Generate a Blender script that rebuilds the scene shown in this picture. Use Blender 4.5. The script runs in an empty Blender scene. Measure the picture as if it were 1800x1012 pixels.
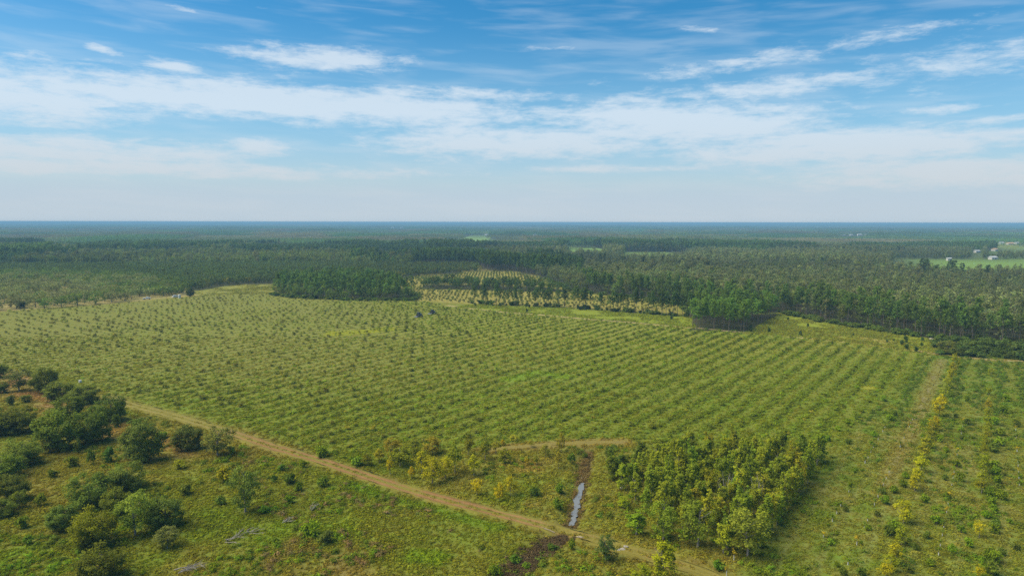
import bpy, math, random
import numpy as np
from mathutils import Vector
R = math.radians
random.seed(7)
rng = np.random.default_rng(7)
scene = bpy.context.scene
COL = scene.collection

# ------------------------------------------------------------------ camera
H = 55.0                       # flying height
F = 1216.0                     # focal length in photo pixels (1800 wide)
PITCH = R(5.42)
ROLL = R(-0.10)
cam_d = bpy.data.cameras.new('camera')
cam_d.sensor_width = 36.0
cam_d.lens = F / 1800.0 * 36.0
cam_d.clip_start = 0.5
cam_d.clip_end = 120000.0
cam = bpy.data.objects.new('camera', cam_d)
COL.objects.link(cam)
cam.location = (0, 0, H)
cam.rotation_euler = (math.pi / 2 - PITCH, 0, 0)
cam.rotation_mode = 'XYZ'
cam.rotation_euler.rotate_axis('Z', -ROLL)
scene.camera = cam
scene.cycles.use_denoising = False

# ------------------------------------------------------------------ light
SUN_AZ, SUN_EL = R(-95), R(52)       # azimuth clockwise from +Y
sun_dir = Vector((math.sin(SUN_AZ) * math.cos(SUN_EL), math.cos(SUN_AZ) * math.cos(SUN_EL), math.sin(SUN_EL)))
sun_d = bpy.data.lights.new('sun', 'SUN')
sun_d.energy = 3.3
sun_d.angle = R(60)
sun_d.color = (1.0, 0.90, 0.70)
sun = bpy.data.objects.new('sun', sun_d)
COL.objects.link(sun)
sun.rotation_euler = sun_dir.to_track_quat('Z', 'Y').to_euler()
scene.view_settings.view_transform = 'Standard'
scene.view_settings.look = 'None'
scene.view_settings.gamma = 1.0
scene.view_settings.exposure = 0.85
scene.view_settings.use_curve_mapping = False
SKY_STRENGTH = 0.072

# ------------------------------------------------------------------ pixel <-> ground
def ray(px, py):
    x = (px - 900.0) / F; y = (506.0 - py) / F
    c, s = math.cos(ROLL), math.sin(ROLL)
    x, y = x * c + y * s, -x * s + y * c
    d = (x, math.cos(PITCH) + y * math.sin(PITCH), -math.sin(PITCH) + y * math.cos(PITCH))
    return d
def G(px, py):
    d = ray(px, py)
    t = H / max(-d[2], 0.0015)
    return (d[0] * t, d[1] * t)
def GP(pts): return np.array([G(*p) for p in pts])
def mpp(x, y):                                   # metres for one photo pixel there
    return (y * math.cos(PITCH) + H * math.sin(PITCH)) / F

# ------------------------------------------------------------------ node helper
class NT:
    def __init__(s, tree): s.t = tree; s.n = tree.nodes; s.l = tree.links
    def new(s, typ, **kw):
        n = s.n.new(typ)
        for k, v in kw.items(): setattr(n, k, v)
        return n
    def put(s, sock, v):
        if hasattr(v, 'is_output'): s.l.new(v, sock)
        else: sock.default_value = v
    def m(s, op, a, b=None, c=None, clamp=False):
        n = s.new('ShaderNodeMath', operation=op); n.use_clamp = clamp
        s.put(n.inputs[0], a)
        if b is not None: s.put(n.inputs[1], b)
        if c is not None: s.put(n.inputs[2], c)
        return n.outputs[0]
    def mr(s, v, a, b, c=0.0, d=1.0, smooth=True):
        n = s.new('ShaderNodeMapRange'); n.interpolation_type = 'SMOOTHSTEP' if smooth else 'LINEAR'
        s.put(n.inputs[0], v); n.inputs[1].default_value = a; n.inputs[2].default_value = b
        n.inputs[3].default_value = c; n.inputs[4].default_value = d
        return n.outputs[0]
    def mix(s, f, a, b, mode='MIX'):
        n = s.new('ShaderNodeMix', data_type='RGBA', blend_type=mode)
        s.put(n.inputs[0], f); s.put(n.inputs[6], a); s.put(n.inputs[7], b)
        return n.outputs[2]
    def noise(s, vec, scale, detail=4, rough=0.55, dist=0.0, dim='3D'):
        n = s.new('ShaderNodeTexNoise', noise_dimensions=dim)
        if vec is not None: s.l.new(vec, n.inputs['Vector'])
        n.inputs['Scale'].default_value = scale; n.inputs['Detail'].default_value = detail
        n.inputs['Roughness'].default_value = rough; n.inputs['Distortion'].default_value = dist
        return n.outputs[0]
    def comb(s, x, y, z):
        n = s.new('ShaderNodeCombineXYZ')
        s.put(n.inputs[0], x); s.put(n.inputs[1], y); s.put(n.inputs[2], z)
        return n.outputs[0]

# ------------------------------------------------------------------ sky
world = bpy.data.worlds.new('World'); scene.world = world
world.use_nodes = True
w = NT(world.node_tree); w.n.clear()
sky = w.new('ShaderNodeTexSky', sky_type='NISHITA')
sky.sun_disc = False
sky.sun_elevation = SUN_EL; sky.sun_rotation = SUN_AZ % (2 * math.pi)
sky.altitude = 50; sky.air_density = 1.0; sky.dust_density = 0.6; sky.ozone_density = 2.0
tc = w.new('ShaderNodeTexCoord')
sp = w.new('ShaderNodeSeparateXYZ'); w.l.new(tc.outputs['Generated'], sp.inputs[0])
AZ = w.m('MULTIPLY', w.m('ARCTAN2', sp.outputs[0], sp.outputs[1]), 180 / math.pi)
EL = w.m('MULTIPLY', w.m('ARCSINE', sp.outputs[2]), 180 / math.pi)
# lengthwise streaks: clouds low over the horizon are seen edge-on, so they are wide and flat
vec = w.comb(AZ, w.m('MULTIPLY', EL, 3.6), 0.0)
vec2 = w.comb(w.m('ADD', AZ, w.m('MULTIPLY', EL, 2.0)), w.m('MULTIPLY', EL, 7.5), 4.0)
n_big = w.noise(vec, 0.055, 7, 0.60, 0.4)
n_fine = w.noise(vec, 0.36, 10, 0.70, 0.15)
n_streak = w.noise(vec2, 0.15, 5, 0.5, 0.3)
def azel(px, py):
    d = Vector(ray(px, py)).normalized()
    return math.degrees(math.atan2(d.x, d.y)), math.degrees(math.asin(d.z))
CLOUDS = [  # px, py, rx, ry, strength, tilt
    (480, 180, 640, 40, 1.12, 0.02), (40, 172, 260, 56, 1.08, 0), (560, 104, 175, 26, 1.0, 0), (305, 116, 70, 18, .85, .15),
    (180, 88, 40, 11, .72, .2), (1190, 216, 310, 42, 1.22, .03), (900, 250, 300, 38, 1.08, 0), (1480, 258, 480, 36, 1.15, 0),
    (1650, 194, 120, 11, .85, 0), (1770, 209, 110, 10, .9, -.03), (1400, 96, 600, 26, .62, -.10), (1700, 110, 460, 62, .62, -.08),
    (1380, 150, 660, 26, .70, -.03), (110, 264, 400, 34, 1.0, 0), (450, 258, 60, 20, .9, 0), (240, 294, 640, 20, .95, 0),
    (1660, 302, 480, 36, 1.05, 0), (1070, 297, 220, 11, .75, 0), (50, 105, 80, 15, .66, .1), (960, 86, 70, 8, .62, 0),
    (1210, 50, 70, 10, .58, .1), (1500, 290, 140, 14, .8, 0), (800, 168, 300, 20, .78, 0.02), (310, 12, 50, 8, .6, .1), (460, 14, 30, 5, .55, 0),
]
cov = None
for (px, py, rx, ry, st, tilt) in CLOUDS:
    a0, e0 = azel(px, py); a1, _ = azel(px + rx, py); _, e1 = azel(px, py - ry)
    ra, re = abs(a1 - a0), abs(e1 - e0)
    tdeg = -tilt
    da = w.m('SUBTRACT', AZ, a0); de = w.m('SUBTRACT', EL, e0)
    if tilt: de = w.m('SUBTRACT', de, w.m('MULTIPLY', da, tdeg))
    x = w.m('DIVIDE', da, ra); y = w.m('DIVIDE', de, re)
    d2 = w.m('ADD', w.m('MULTIPLY', x, x), w.m('MULTIPLY', y, y))
    g = w.m('MULTIPLY', w.m('EXPONENT', w.m('MULTIPLY', d2, -0.9)), st)
    cov = g if cov is None else w.m('MAXIMUM', cov, g)
# general cover that goes on round the whole sky
gen = w.m('MULTIPLY', w.mr(n_big, 0.42, 0.72), 0.55)
cov = w.m('MAXIMUM', cov, w.m('MULTIPLY', gen, w.mr(EL, 14, 30, 0.35, 1.0)))
tex = w.m('ADD', w.m('MULTIPLY', w.m('SUBTRACT', n_fine, 0.5), 1.5), w.m('MULTIPLY', w.m('SUBTRACT', n_streak, 0.5), 0.95))
dens = w.m('ADD', cov, tex)
cloud = w.mr(dens, 0.30, 1.02)
thin = w.m('MULTIPLY', w.mr(n_streak, 0.40, 0.75), 0.24)         # faint cirrus veil
cloud = w.m('MAXIMUM', w.m('MULTIPLY', cloud, 0.82), thin)
veil = w.mr(EL, 1.5, 7.0, 1.0, 0.0)
veil2 = w.mr(EL, 0.0, 16.0, 0.85, 0.0)
hs = w.new('ShaderNodeHueSaturation'); hs.inputs['Hue'].default_value = 0.492; hs.inputs['Saturation'].default_value = 1.5; hs.inputs['Value'].default_value = 1.0
w.l.new(sky.outputs[0], hs.inputs['Color'])
K = 1.0 / SKY_STRENGTH
def kc(r, g, b): return (r * K * .87, g * K * .87, b * K * .87, 1)
vcol = w.mix(w.mr(EL, 0.5, 8.0), kc(.335, .40, .452), kc(.20, .37, .52))
skyc = w.mix(w.m('MAXIMUM', veil, veil2), hs.outputs[0], vcol)
ccol = w.mix(w.mr(EL, 2.0, 9.0), kc(.40, .435, .465), kc(.45, .515, .575))
skyc = w.mix(cloud, skyc, ccol)
bg = w.new('ShaderNodeBackground'); bg.inputs[1].default_value = SKY_STRENGTH
w.l.new(skyc, bg.inputs[0])
wo = w.new('ShaderNodeOutputWorld'); w.l.new(bg.outputs[0], wo.inputs[0])

# ------------------------------------------------------------------ numpy noise / geometry
def _hash(ix, iy, seed):
    with np.errstate(over='ignore'):
        n = ix.astype(np.int64).astype(np.uint32) * np.uint32(374761393) + iy.astype(np.int64).astype(np.uint32) * np.uint32(668265263) + np.uint32((seed * 974711 + 12345) & 0xffffffff)
        n = (n ^ (n >> np.uint32(13))) * np.uint32(1274126177)
        n = n ^ (n >> np.uint32(16))
    return n.astype(np.float64) / 4294967296.0
def vnoise(x, y, scale, seed):
    x = np.asarray(x, float) / scale; y = np.asarray(y, float) / scale
    ix, iy = np.floor(x), np.floor(y); fx, fy = x - ix, y - iy
    fx = fx * fx * (3 - 2 * fx); fy = fy * fy * (3 - 2 * fy)
    a = _hash(ix, iy, seed); b = _hash(ix + 1, iy, seed); c = _hash(ix, iy + 1, seed); d = _hash(ix + 1, iy + 1, seed)
    return (a * (1 - fx) + b * fx) * (1 - fy) + (c * (1 - fx) + d * fx) * fy
def fbm(x, y, scale, seed, o=4):
    v = 0; a = 0.5; t = 0
    for k in range(o):
        v = v + a * vnoise(x, y, scale / 2 ** k, seed + 31 * k); t += a; a *= 0.55
    return v / t
def sst(x, a, b):
    t = np.clip((np.asarray(x, float) - a) / (b - a), 0, 1); return t * t * (3 - 2 * t)
def inpoly(x, y, P):
    r = np.zeros(np.shape(x), bool); n = len(P)
    for i in range(n):
        x0, y0 = P[i]; x1, y1 = P[(i + 1) % n]
        if y0 == y1: continue
        c = ((y0 > y) != (y1 > y)) & (x < (x1 - x0) * (y - y0) / (y1 - y0) + x0)
        r ^= c
    return r
def dline(x, y, P):                                  # distance to a polyline, and position along it 0..1
    best = np.full(np.shape(x), 1e9); pos = np.zeros(np.shape(x)); n = len(P) - 1
    for i in range(n):
        ax, ay = P[i]; bx, by = P[i + 1]; vx, vy = bx - ax, by - ay
        t = np.clip(((x - ax) * vx + (y - ay) * vy) / (vx * vx + vy * vy + 1e-9), 0, 1)
        d = np.hypot(x - ax - t * vx, y - ay - t * vy)
        m = d < best; best = np.where(m, d, best); pos = np.where(m, (i + t) / n, pos)
    return best, pos
def softpoly(x, y, P, w_):                           # 1 inside, 0 outside, soft border of w_ metres
    Q = np.vstack([P, P[:1]])
    d, _ = dline(x, y, Q)
    d = np.where(inpoly(x, y, P), d, -d)
    return sst(d, -w_, w_)

# ------------------------------------------------------------------ layout (ground polygons, from the photograph)
_rd = ray(1760, 391); RA = math.atan2(_rd[0], _rd[1])        # heading of every planted row
DV = np.array([math.sin(RA), math.cos(RA)]); NV = np.array([math.cos(RA), -math.sin(RA)])
def rowc(x, y): return x * NV[0] + y * NV[1]
def rowa(x, y): return x * DV[0] + y * DV[1]
C_C = rowc(*G(1553, 1012)); C_E = rowc(*G(1720, 1012))
PITCHROW = (C_E - C_C) / 2
FIELD = GP([(-420, 610), (-150, 562), (0, 548), (200, 534), (340, 521), (470, 516), (560, 524), (730, 528), (800, 541), (1000, 556), (1240, 577),
            (1400, 590), (1640, 622), (1560, 700), (1450, 792), (1300, 790), (1080, 772), (960, 776), (850, 786), (640, 790), (560, 795), (420, 752), (225, 705), (100, 652), (0, 640), (-420, 645)])
RIGHT = GP([(1640, 624), (1560, 700), (1440, 800), (1300, 1000), (1280, 1100), (1950, 1100), (1950, 640), (1800, 636)])
TRACK1 = GP([(190, 697), (215, 707), (300, 729), (400, 758), (480, 785), (560, 808), (640, 835), (720, 861), (800, 883), (900, 909), (980, 930), (1060, 951), (1140, 976), (1230, 1002), (1330, 1045)])
TRACK2 = GP([(1095, 777), (1050, 777), (980, 780), (920, 785), (860, 790)])
TRACK3 = GP([(786, 537), (850, 545), (1000, 558), (1160, 571), (1240, 578), (1400, 592), (1530, 605), (1640, 621), (1720, 631), (1900, 640)])
TRACK4 = GP([(1655, 632), (1640, 665), (1615, 725), (1590, 780), (1555, 850)])
ORCH_L = GP([(-500, 640), (-150, 562), (0, 547), (200, 533), (345, 519), (300, 498), (180, 488), (60, 485), (-200, 490), (-500, 510)])
CLEAR_L = GP([(335, 521), (470, 516), (560, 525), (500, 512), (480, 500), (400, 502), (345, 512)])
CLUMP_A = GP([(478, 517), (492, 504), (560, 497), (640, 494), (700, 505), (730, 521), (722, 528), (640, 527), (560, 526), (510, 522)])
ORCH_1 = GP([(672, 494), (760, 485), (840, 478), (900, 479), (958, 490), (955, 512), (740, 508), (735, 530), (725, 515)])
CLUMP_B = GP([(738, 508), (745, 501), (800, 499), (880, 502), (955, 505), (1010, 513), (960, 513), (850, 510)])
ORCH_2 = GP([(728, 528), (738, 509), (960, 513), (1090, 521), (1190, 535), (1190, 550), (1000, 541), (830, 534)])
MEADOW_1 = GP([(795, 541), (830, 534), (1000, 541), (1215, 556), (1225, 577), (1160, 570), (1000, 557)])
STAND = GP([(1213, 580), (1218, 556), (1300, 553), (1372, 551), (1345, 566), (1310, 586), (1260, 582)])
MEADOW_2 = GP([(1240, 582), (1310, 586), (1345, 566), (1374, 549), (1480, 572), (1560, 583), (1642, 596), (1645, 623), (1530, 606), (1400, 592)])
THICKET = GP([(1640, 601), (1800, 609), (2050, 625), (2050, 655), (1800, 634), (1650, 624)])
PLANT = GP([(-700, 500), (60, 486), (180, 489), (300, 499), (345, 511), (400, 502), (470, 499), (560, 496), (660, 494), (760, 484), (845, 477), (840, 468), (500, 466), (200, 468), (-700, 474)])
FAR_FIELDS = [GP(p) for p in (
    [(812, 414), (860, 413), (864, 432), (806, 433)], [(1000, 436), (1060, 436), (1062, 453), (996, 453)], [(1098, 443), (1206, 443), (1210, 457), (1094, 457)],
    [(1570, 456), (1990, 456), (1990, 494), (1690, 490), (1560, 484)], [(1752, 435), (1990, 435), (1990, 452), (1750, 452)])]
DITCH = GP([(1034, 790), (1029, 815), (1022, 850), (1014, 885), (1005, 922)])
DITCH2 = GP([(988, 940), (955, 962), (915, 992), (880, 1030)])

# nearest forest edge: everything beyond it that is not cleared is woodland
FOREST = GP([(-1500, 500), (-700, 474), (200, 468), (500, 466), (840, 468), (850, 476), (905, 478), (962, 490), (1012, 513), (1090, 520), (1195, 535), (1217, 556), (1300, 552), (1374, 549), (1480, 572), (1560, 583), (1642, 596), (1800, 606), (2100, 626), (4000, 640)])
def beyond_forest_edge(x, y):
    P = np.vstack([FOREST, [(FOREST[-1][0] * 40, 90000.0)], [(-90000.0, 90000.0)], [(-90000.0, FOREST[0][1])]])
    return inpoly(x, y, P)

# ------------------------------------------------------------------ ground height and colour
def gz(x, y):
    x = np.asarray(x, float); y = np.asarray(y, float)
    near = sst(y, 620, 480) * sst(np.abs(x), 420, 330)
    z = (fbm(x, y, 26, 3, 3) - .5) * .55 + (fbm(x, y, 5, 5, 2) - .5) * .22
    d, _ = dline(x, y, TRACK1); z = z * (1 - .75 * sst(d, 6, 2)) - .10 * sst(d, 5, 2)
    d, _ = dline(x, y, DITCH); z = z * (1 - sst(d, 5, 2.0)) - .75 * sst(d, 3.0, 1.1)
    d, _ = dline(x, y, DITCH2); z = z * (1 - sst(d, 6, 2.0)) - .6 * sst(d, 3.6, .8)
    return z * near
def mixc(c, col, m): return c * (1 - m[..., None]) + np.array(col) * m[..., None]
def ground_colour(x, y):
    x = np.asarray(x, float); y = np.asarray(y, float)
    n1 = fbm(x, y, 34, 11); n2 = fbm(x, y, 9, 12, 4); n3 = fbm(x, y, 60, 13, 3); n4 = fbm(x, y, 2.6, 14, 3)
    c = np.zeros(np.shape(x) + (3,)) + np.array((.142, .166, .024))
    c = mixc(c, (.205, .172, .048), sst(n1 * .6 + n2 * .4, .46, .64) * .6)         # dry grass
    c = mixc(c, (.115, .175, .016), sst(n2 * .5 + (1 - n1) * .5, .54, .68) * .45)     # lush
    c = mixc(c, (.225, .178, .058), sst(fbm(x, y, 52, 17, 3), .50, .64) * .35)
    # planted field: sward bands along the rows, mown alleys lighter
    f = softpoly(x, y, FIELD, 3)
    k = (rowc(x, y) - C_C) / PITCHROW + (fbm(x, y, 14, 21, 2) - .5) * (.34 - .2 * sst(y, 200, 300))
    st = np.abs(k - np.round(k)) * 2                                                 # 0 on the row, 1 mid alley
    far = sst(y, 230, 330)
    lf = sst(x + .35 * (y - 300), 40, -90) * sst(y, 190, 270)                        # left half: short sward, browner
    fc = np.zeros(np.shape(x) + (3,)) + np.array((.122, .158, .016))
    fc = mixc(fc, (.198, .205, .038), far * .75)
    fc = mixc(fc, (.160, .165, .048), lf * .8)
    fc = mixc(fc, (.110, .170, .014), sst(n3 * .6 + n2 * .4, .47, .64) * .6 * (1 - lf * .7))
    fc = mixc(fc, (.190, .192, .040), sst(st, .40, .90) * (.38 + .35 * lf))
    fc = mixc(fc, (.100, .128, .016), sst(st, .5, .10) * (.58 - .1 * lf))
    c = c * (1 - f[..., None]) + fc * f[..., None]
    # right rows
    r = softpoly(x, y, RIGHT, 3)
    rc = np.zeros(np.shape(x) + (3,)) + np.array((.148, .172, .032))
    rc = mixc(rc, (.100, .170, .016), sst(n2, .46, .66) * .6 + sst(y, 170, 300) * .30)
    rc = mixc(rc, (.205, .180, .072), sst(n1 * .5 + n4 * .5, .54, .70) * .4)
    rc = mixc(rc, (.180, .192, .070), sst(st, .55, .95) * .5)
    c = c * (1 - r[..., None]) + rc * r[..., None]
    # meadows and far ground
    for P, col in ((MEADOW_1, (.178, .215, .026)), (MEADOW_2, (.190, .222, .028)), (CLEAR_L, (.195, .200, .048)), (THICKET, (.085, .13, .025))):
        c = mixc(c, col, softpoly(x, y, P, 3))
    c = mixc(c, (.27, .21, .115), softpoly(x, y, GP([(1400, 585), (1500, 588), (1600, 606), (1520, 602), (1400, 590)]), 5) * sst(n2, .4, .6) * .6)
    for P in (ORCH_1, ORCH_2):
        c = mixc(c, (.245, .220, .065), softpoly(x, y, P, 4))
    m = softpoly(x, y, ORCH_L, 4); c = mixc(c, (.33, .25, .135), m); c = mixc(c, (.17, .18, .06), m * sst(np.abs(st) + (n2 - .5) * .5, .66, .40))
    # left foreground: red-brown bare soil and dry brown weeds
    red = softpoly(x, y, GP([(-60, 660), (20, 650), (110, 680), (125, 720), (80, 725), (40, 700), (-60, 690)]), 4)
    c = mixc(c, (.25, .165, .095), red * (.45 + .55 * sst(n2, .35, .6)))
    red2 = softpoly(x, y, GP([(160, 760), (200, 735), (232, 742), (190, 775)]), 2) + softpoly(x, y, GP([(270, 760), (300, 772), (345, 800), (320, 803), (285, 785)]), 2)
    c = mixc(c, (.23, .16, .085), np.clip(red2, 0, 1) * .75)
    br = softpoly(x, y, GP([(420, 800), (560, 830), (760, 890), (900, 925), (960, 945), (850, 1050), (480, 1050), (440, 900)]), 6)
    c = mixc(c, (.185, .138, .062), br * sst(n1 * .45 + n2 * .55, .44, .64) * .5)
    for pl, w_, col, s_ in (
        ([(640, 855), (720, 880), (800, 905), (870, 925)], 2.4, (.11, .19, .012), .7),
        ([(500, 930), (540, 925), (580, 935)], 5, (.12, .19, .014), .6), ([(735, 975), (760, 978)], 2.5, (.13, .21, .012), .8),
        ([(0, 985), (25, 968), (70, 960)], 3, (.11, .18, .014), .6), ([(95, 1000), (110, 990)], 2.5, (.11, .18, .014), .6),
        ([(215, 985), (260, 985)], 4, (.115, .18, .014), .5), ([(380, 900), (400, 925), (360, 930)], 4, (.11, .17, .014), .5),
        ([(590, 586), (640, 583), (680, 579)], 7, (.20, .215, .012), .95), ([(900, 665), (950, 655), (990, 662)], 4, (.13, .22, .012), .7),
        ([(620, 850), (655, 862)], 2, (.11, .19, .012), .7), ([(1526, 681), (1545, 682)], 2.2, (.27, .27, .03), .7)):
        d, _ = dline(x, y, GP(pl)); d = d + (n2 - .5) * w_ * 1.6
        c = mixc(c, col, sst(d, w_ * 1.3, w_ * .4) * s_)
    # track verges, faint lanes, ditches
    d, t = dline(x, y, TRACK1); d = d + (n4 - .5) * 2.6
    c = mixc(c, (.185, .155, .042), sst(d, 4.6, 1.8) * .6)
    d, t = dline(x, y, TRACK2); c = mixc(c, (.20, .155, .055), sst(d + (n4 - .5) * 3, 4.5, 1.5) * .8)
    d, t = dline(x, y, TRACK3); c = mixc(c, (.21, .19, .07), sst(d, 4, 1.5) * .7)
    d, t = dline(x, y, TRACK4); c = mixc(c, (.19, .165, .065), sst(d + (n4 - .5) * 2, 3.4, 1.0) * .6)
    pv = softpoly(x, y, GP([(880, 800), (985, 800), (1000, 850), (985, 920), (860, 890), (860, 850)]), 6)
    c = mixc(c, (.225, .170, .062), pv * sst(n2 * .6 + n1 * .4, .40, .62) * .7)
    for D_, col in ((DITCH, (.15, .115, .055)), (DITCH2, (.095, .072, .042))):
        d, t = dline(x, y, D_); c = mixc(c, col, sst(d + (n4 - .5) * 1.5, 2.0, .7) * .85)
    # woodland floor
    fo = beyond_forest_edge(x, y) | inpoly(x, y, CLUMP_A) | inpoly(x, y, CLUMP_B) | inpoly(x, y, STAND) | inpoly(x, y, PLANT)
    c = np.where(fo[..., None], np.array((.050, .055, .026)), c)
    for P in FAR_FIELDS:
        c = mixc(c, (.150, .240, .058), inpoly(x, y, P).astype(float))
    c = c * (.86 + .28 * n4)[..., None] * np.array((1.09, 1.06, .76))
    return c

# ------------------------------------------------------------------ materials
def mat(name):
    m = bpy.data.materials.new(name); m.use_nodes = True
    t = NT(m.node_tree); t.n.clear()
    o = t.new('ShaderNodeOutputMaterial')
    return m, t, o
def m_ground():
    m, t, o = mat('ground')
    a = t.new('ShaderNodeAttribute', attribute_name='soil_colour')
    geo = t.new('ShaderNodeNewGeometry')
    nf = t.noise(geo.outputs['Position'], 1.6, 5, .7)
    nm = t.noise(geo.outputs['Position'], .32, 5, .65)
    v = t.m('ADD', t.mr(nf, .25, .75, .78, 1.22, False), t.mr(nm, .3, .7, -.16, .16, False))
    mul = t.new('ShaderNodeVectorMath', operation='SCALE'); t.l.new(a.outputs['Color'], mul.inputs[0]); t.l.new(v, mul.inputs['Scale'])
    hsv = t.new('ShaderNodeHueSaturation'); t.l.new(mul.outputs[0], hsv.inputs['Color']); t.l.new(t.mr(nm, .3, .7, .475, .525, False), hsv.inputs['Hue'])
    b = t.new('ShaderNodeBump'); b.inputs['Strength'].default_value = .8; b.inputs['Distance'].default_value = .35; t.l.new(nf, b.inputs['Height'])
    p = t.new('ShaderNodeBsdfPrincipled'); p.inputs['Roughness'].default_value = .95; p.inputs['Specular IOR Level'].default_value = .1
    t.l.new(hsv.outputs[0], p.inputs['Base Color']); t.l.new(b.outputs[0], p.inputs['Normal']); t.l.new(p.outputs[0], o.inputs[0])
    return m
def m_leaf(name='leaf', transl=.34):
    m, t, o = mat(name)
    tint = t.new('ShaderNodeAttribute', attribute_name='tint', attribute_type='INSTANCER')
    tone = t.new('ShaderNodeAttribute', attribute_name='tone')
    oi = t.new('ShaderNodeObjectInfo')
    v = t.m('MULTIPLY', t.mr(tone.outputs['Fac'], 0, 1, .95, 1.95, False), t.mr(oi.outputs['Random'], 0, 1, .84, 1.16, False))
    mul = t.new('ShaderNodeVectorMath', operation='SCALE'); t.l.new(tint.outputs['Color'], mul.inputs[0]); t.l.new(v, mul.inputs['Scale'])
    hsv = t.new('ShaderNodeHueSaturation'); t.l.new(mul.outputs[0], hsv.inputs['Color'])
    h = t.m('ADD', t.mr(oi.outputs['Random'], 0, 1, .492, .508, False), t.mr(tone.outputs['Fac'], 0, 1, .010, -.008, False))
    t.l.new(h, hsv.inputs['Hue'])
    wm = t.new('ShaderNodeVectorMath', operation='MULTIPLY'); t.l.new(hsv.outputs[0], wm.inputs[0]); wm.inputs[1].default_value = (1.13, 1.03, .68)
    d = t.new('ShaderNodeBsdfDiffuse'); tr = t.new('ShaderNodeBsdfTranslucent'); mx = t.new('ShaderNodeMixShader'); mx.inputs[0].default_value = transl
    t.l.new(wm.outputs[0], d.inputs[0]); t.l.new(wm.outputs[0], tr.inputs[0])
    t.l.new(d.outputs[0], mx.inputs[1]); t.l.new(tr.outputs[0], mx.inputs[2]); t.l.new(mx.outputs[0], o.inputs[0])
    return m
def m_plain(name, col, rough=.8, noise_scale=2.0, var=.3, metal=0.0, spec=.3):
    m, t, o = mat(name)
    tcn = t.new('ShaderNodeTexCoord')
    n = t.noise(tcn.outputs['Object'], noise_scale, 5, .65)
    c = t.mix(n, tuple(x * (1 - var) for x in col) + (1,), tuple(min(1, x * (1 + var)) for x in col) + (1,))
    p = t.new('ShaderNodeBsdfPrincipled'); p.inputs['Roughness'].default_value = rough; p.inputs['Metallic'].default_value = metal; p.inputs['Specular IOR Level'].default_value = spec
    t.l.new(c, p.inputs['Base Color'])
    b = t.new('ShaderNodeBump'); b.inputs['Strength'].default_value = .3; b.inputs['Distance'].default_value = .05; t.l.new(n, b.inputs['Height']); t.l.new(b.outputs[0], p.inputs['Normal'])
    t.l.new(p.outputs[0], o.inputs[0])
    return m
M_GROUND = m_ground()
M_LEAF = m_leaf()
M_BARK = m_plain('bark', (.17, .135, .10), .9, 6)
M_BARK_PALE = m_plain('pale_bark', (.24, .21, .18), .9, 6)
M_BARK_PINE = m_plain('pine_bark', (.15, .115, .09), .9, 4)
M_DEAD = m_plain('dead_wood', (.27, .24, .20), .85, 8)
M_GUARD = m_plain('white_guard', (.50, .50, .46), .6, 5, .1)
M_WHITE = m_plain('white_paint', (.58, .58, .56), .4, 3, .05, 0, .5)
M_DARK = m_plain('dark_metal', (.05, .055, .065), .45, 3, .3)
M_TYRE = m_plain('tyre_rubber', (.025, .025, .025), .85, 8)
M_GREY = m_plain('grey_metal', (.20, .21, .23), .5, 4)
M_GLASS = m_plain('dark_glass', (.03, .04, .05), .08, 2, .1, 0, .6)
M_ROOF = m_plain('pale_metal_roof', (.46, .47, .47), .5, 1.5, .1)
M_WALL = m_plain('pale_wall', (.55, .52, .46), .8, 1.2, .12)
M_ROOF_O = m_plain('tan_roof', (.50, .33, .19), .7, 1.2, .2)
M_ROCK = m_plain('pale_stone', (.30, .27, .22), .9, 3, .2)
M_SAND = m_plain('pale_sand', (.30, .245, .17), .95, 2, .2)
m, t, o = mat('ditch_water')
p = t.new('ShaderNodeBsdfPrincipled'); p.inputs['Base Color'].default_value = (.20, .20, .18, 1); p.inputs['Roughness'].default_value = .10; p.inputs['Specular IOR Level'].default_value = 1.0; p.inputs['IOR'].default_value = 1.45
geo = t.new('ShaderNodeNewGeometry'); nn = t.noise(geo.outputs['Position'], 2.2, 3, .5); b = t.new('ShaderNodeBump'); b.inputs['Strength'].default_value = .12; b.inputs['Distance'].default_value = .05
t.l.new(nn, b.inputs['Height']); t.l.new(b.outputs[0], p.inputs['Normal']); t.l.new(p.outputs[0], o.inputs[0]); M_WATER = m
# dirt of the track: wheel ruts, grass growing in from the edges
m, t, o = mat('track_dirt')
a = t.new('ShaderNodeAttribute', attribute_name='soil_colour'); geo = t.new('ShaderNodeNewGeometry')
nf = t.noise(geo.outputs['Position'], 2.4, 5, .7)
mul = t.new('ShaderNodeVectorMath', operation='SCALE'); t.l.new(a.outputs['Color'], mul.inputs[0]); t.l.new(t.mr(nf, .25, .75, .72, 1.25, False), mul.inputs['Scale'])
b = t.new('ShaderNodeBump'); b.inputs['Strength'].default_value = .6; b.inputs['Distance'].default_value = .12; t.l.new(nf, b.inputs['Height'])
p = t.new('ShaderNodeBsdfPrincipled'); p.inputs['Roughness'].default_value = .95; p.inputs['Specular IOR Level'].default_value = .1
t.l.new(mul.outputs[0], p.inputs['Base Color']); t.l.new(b.outputs[0], p.inputs['Normal']); t.l.new(p.outputs[0], o.inputs[0]); M_TRACK = m

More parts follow.
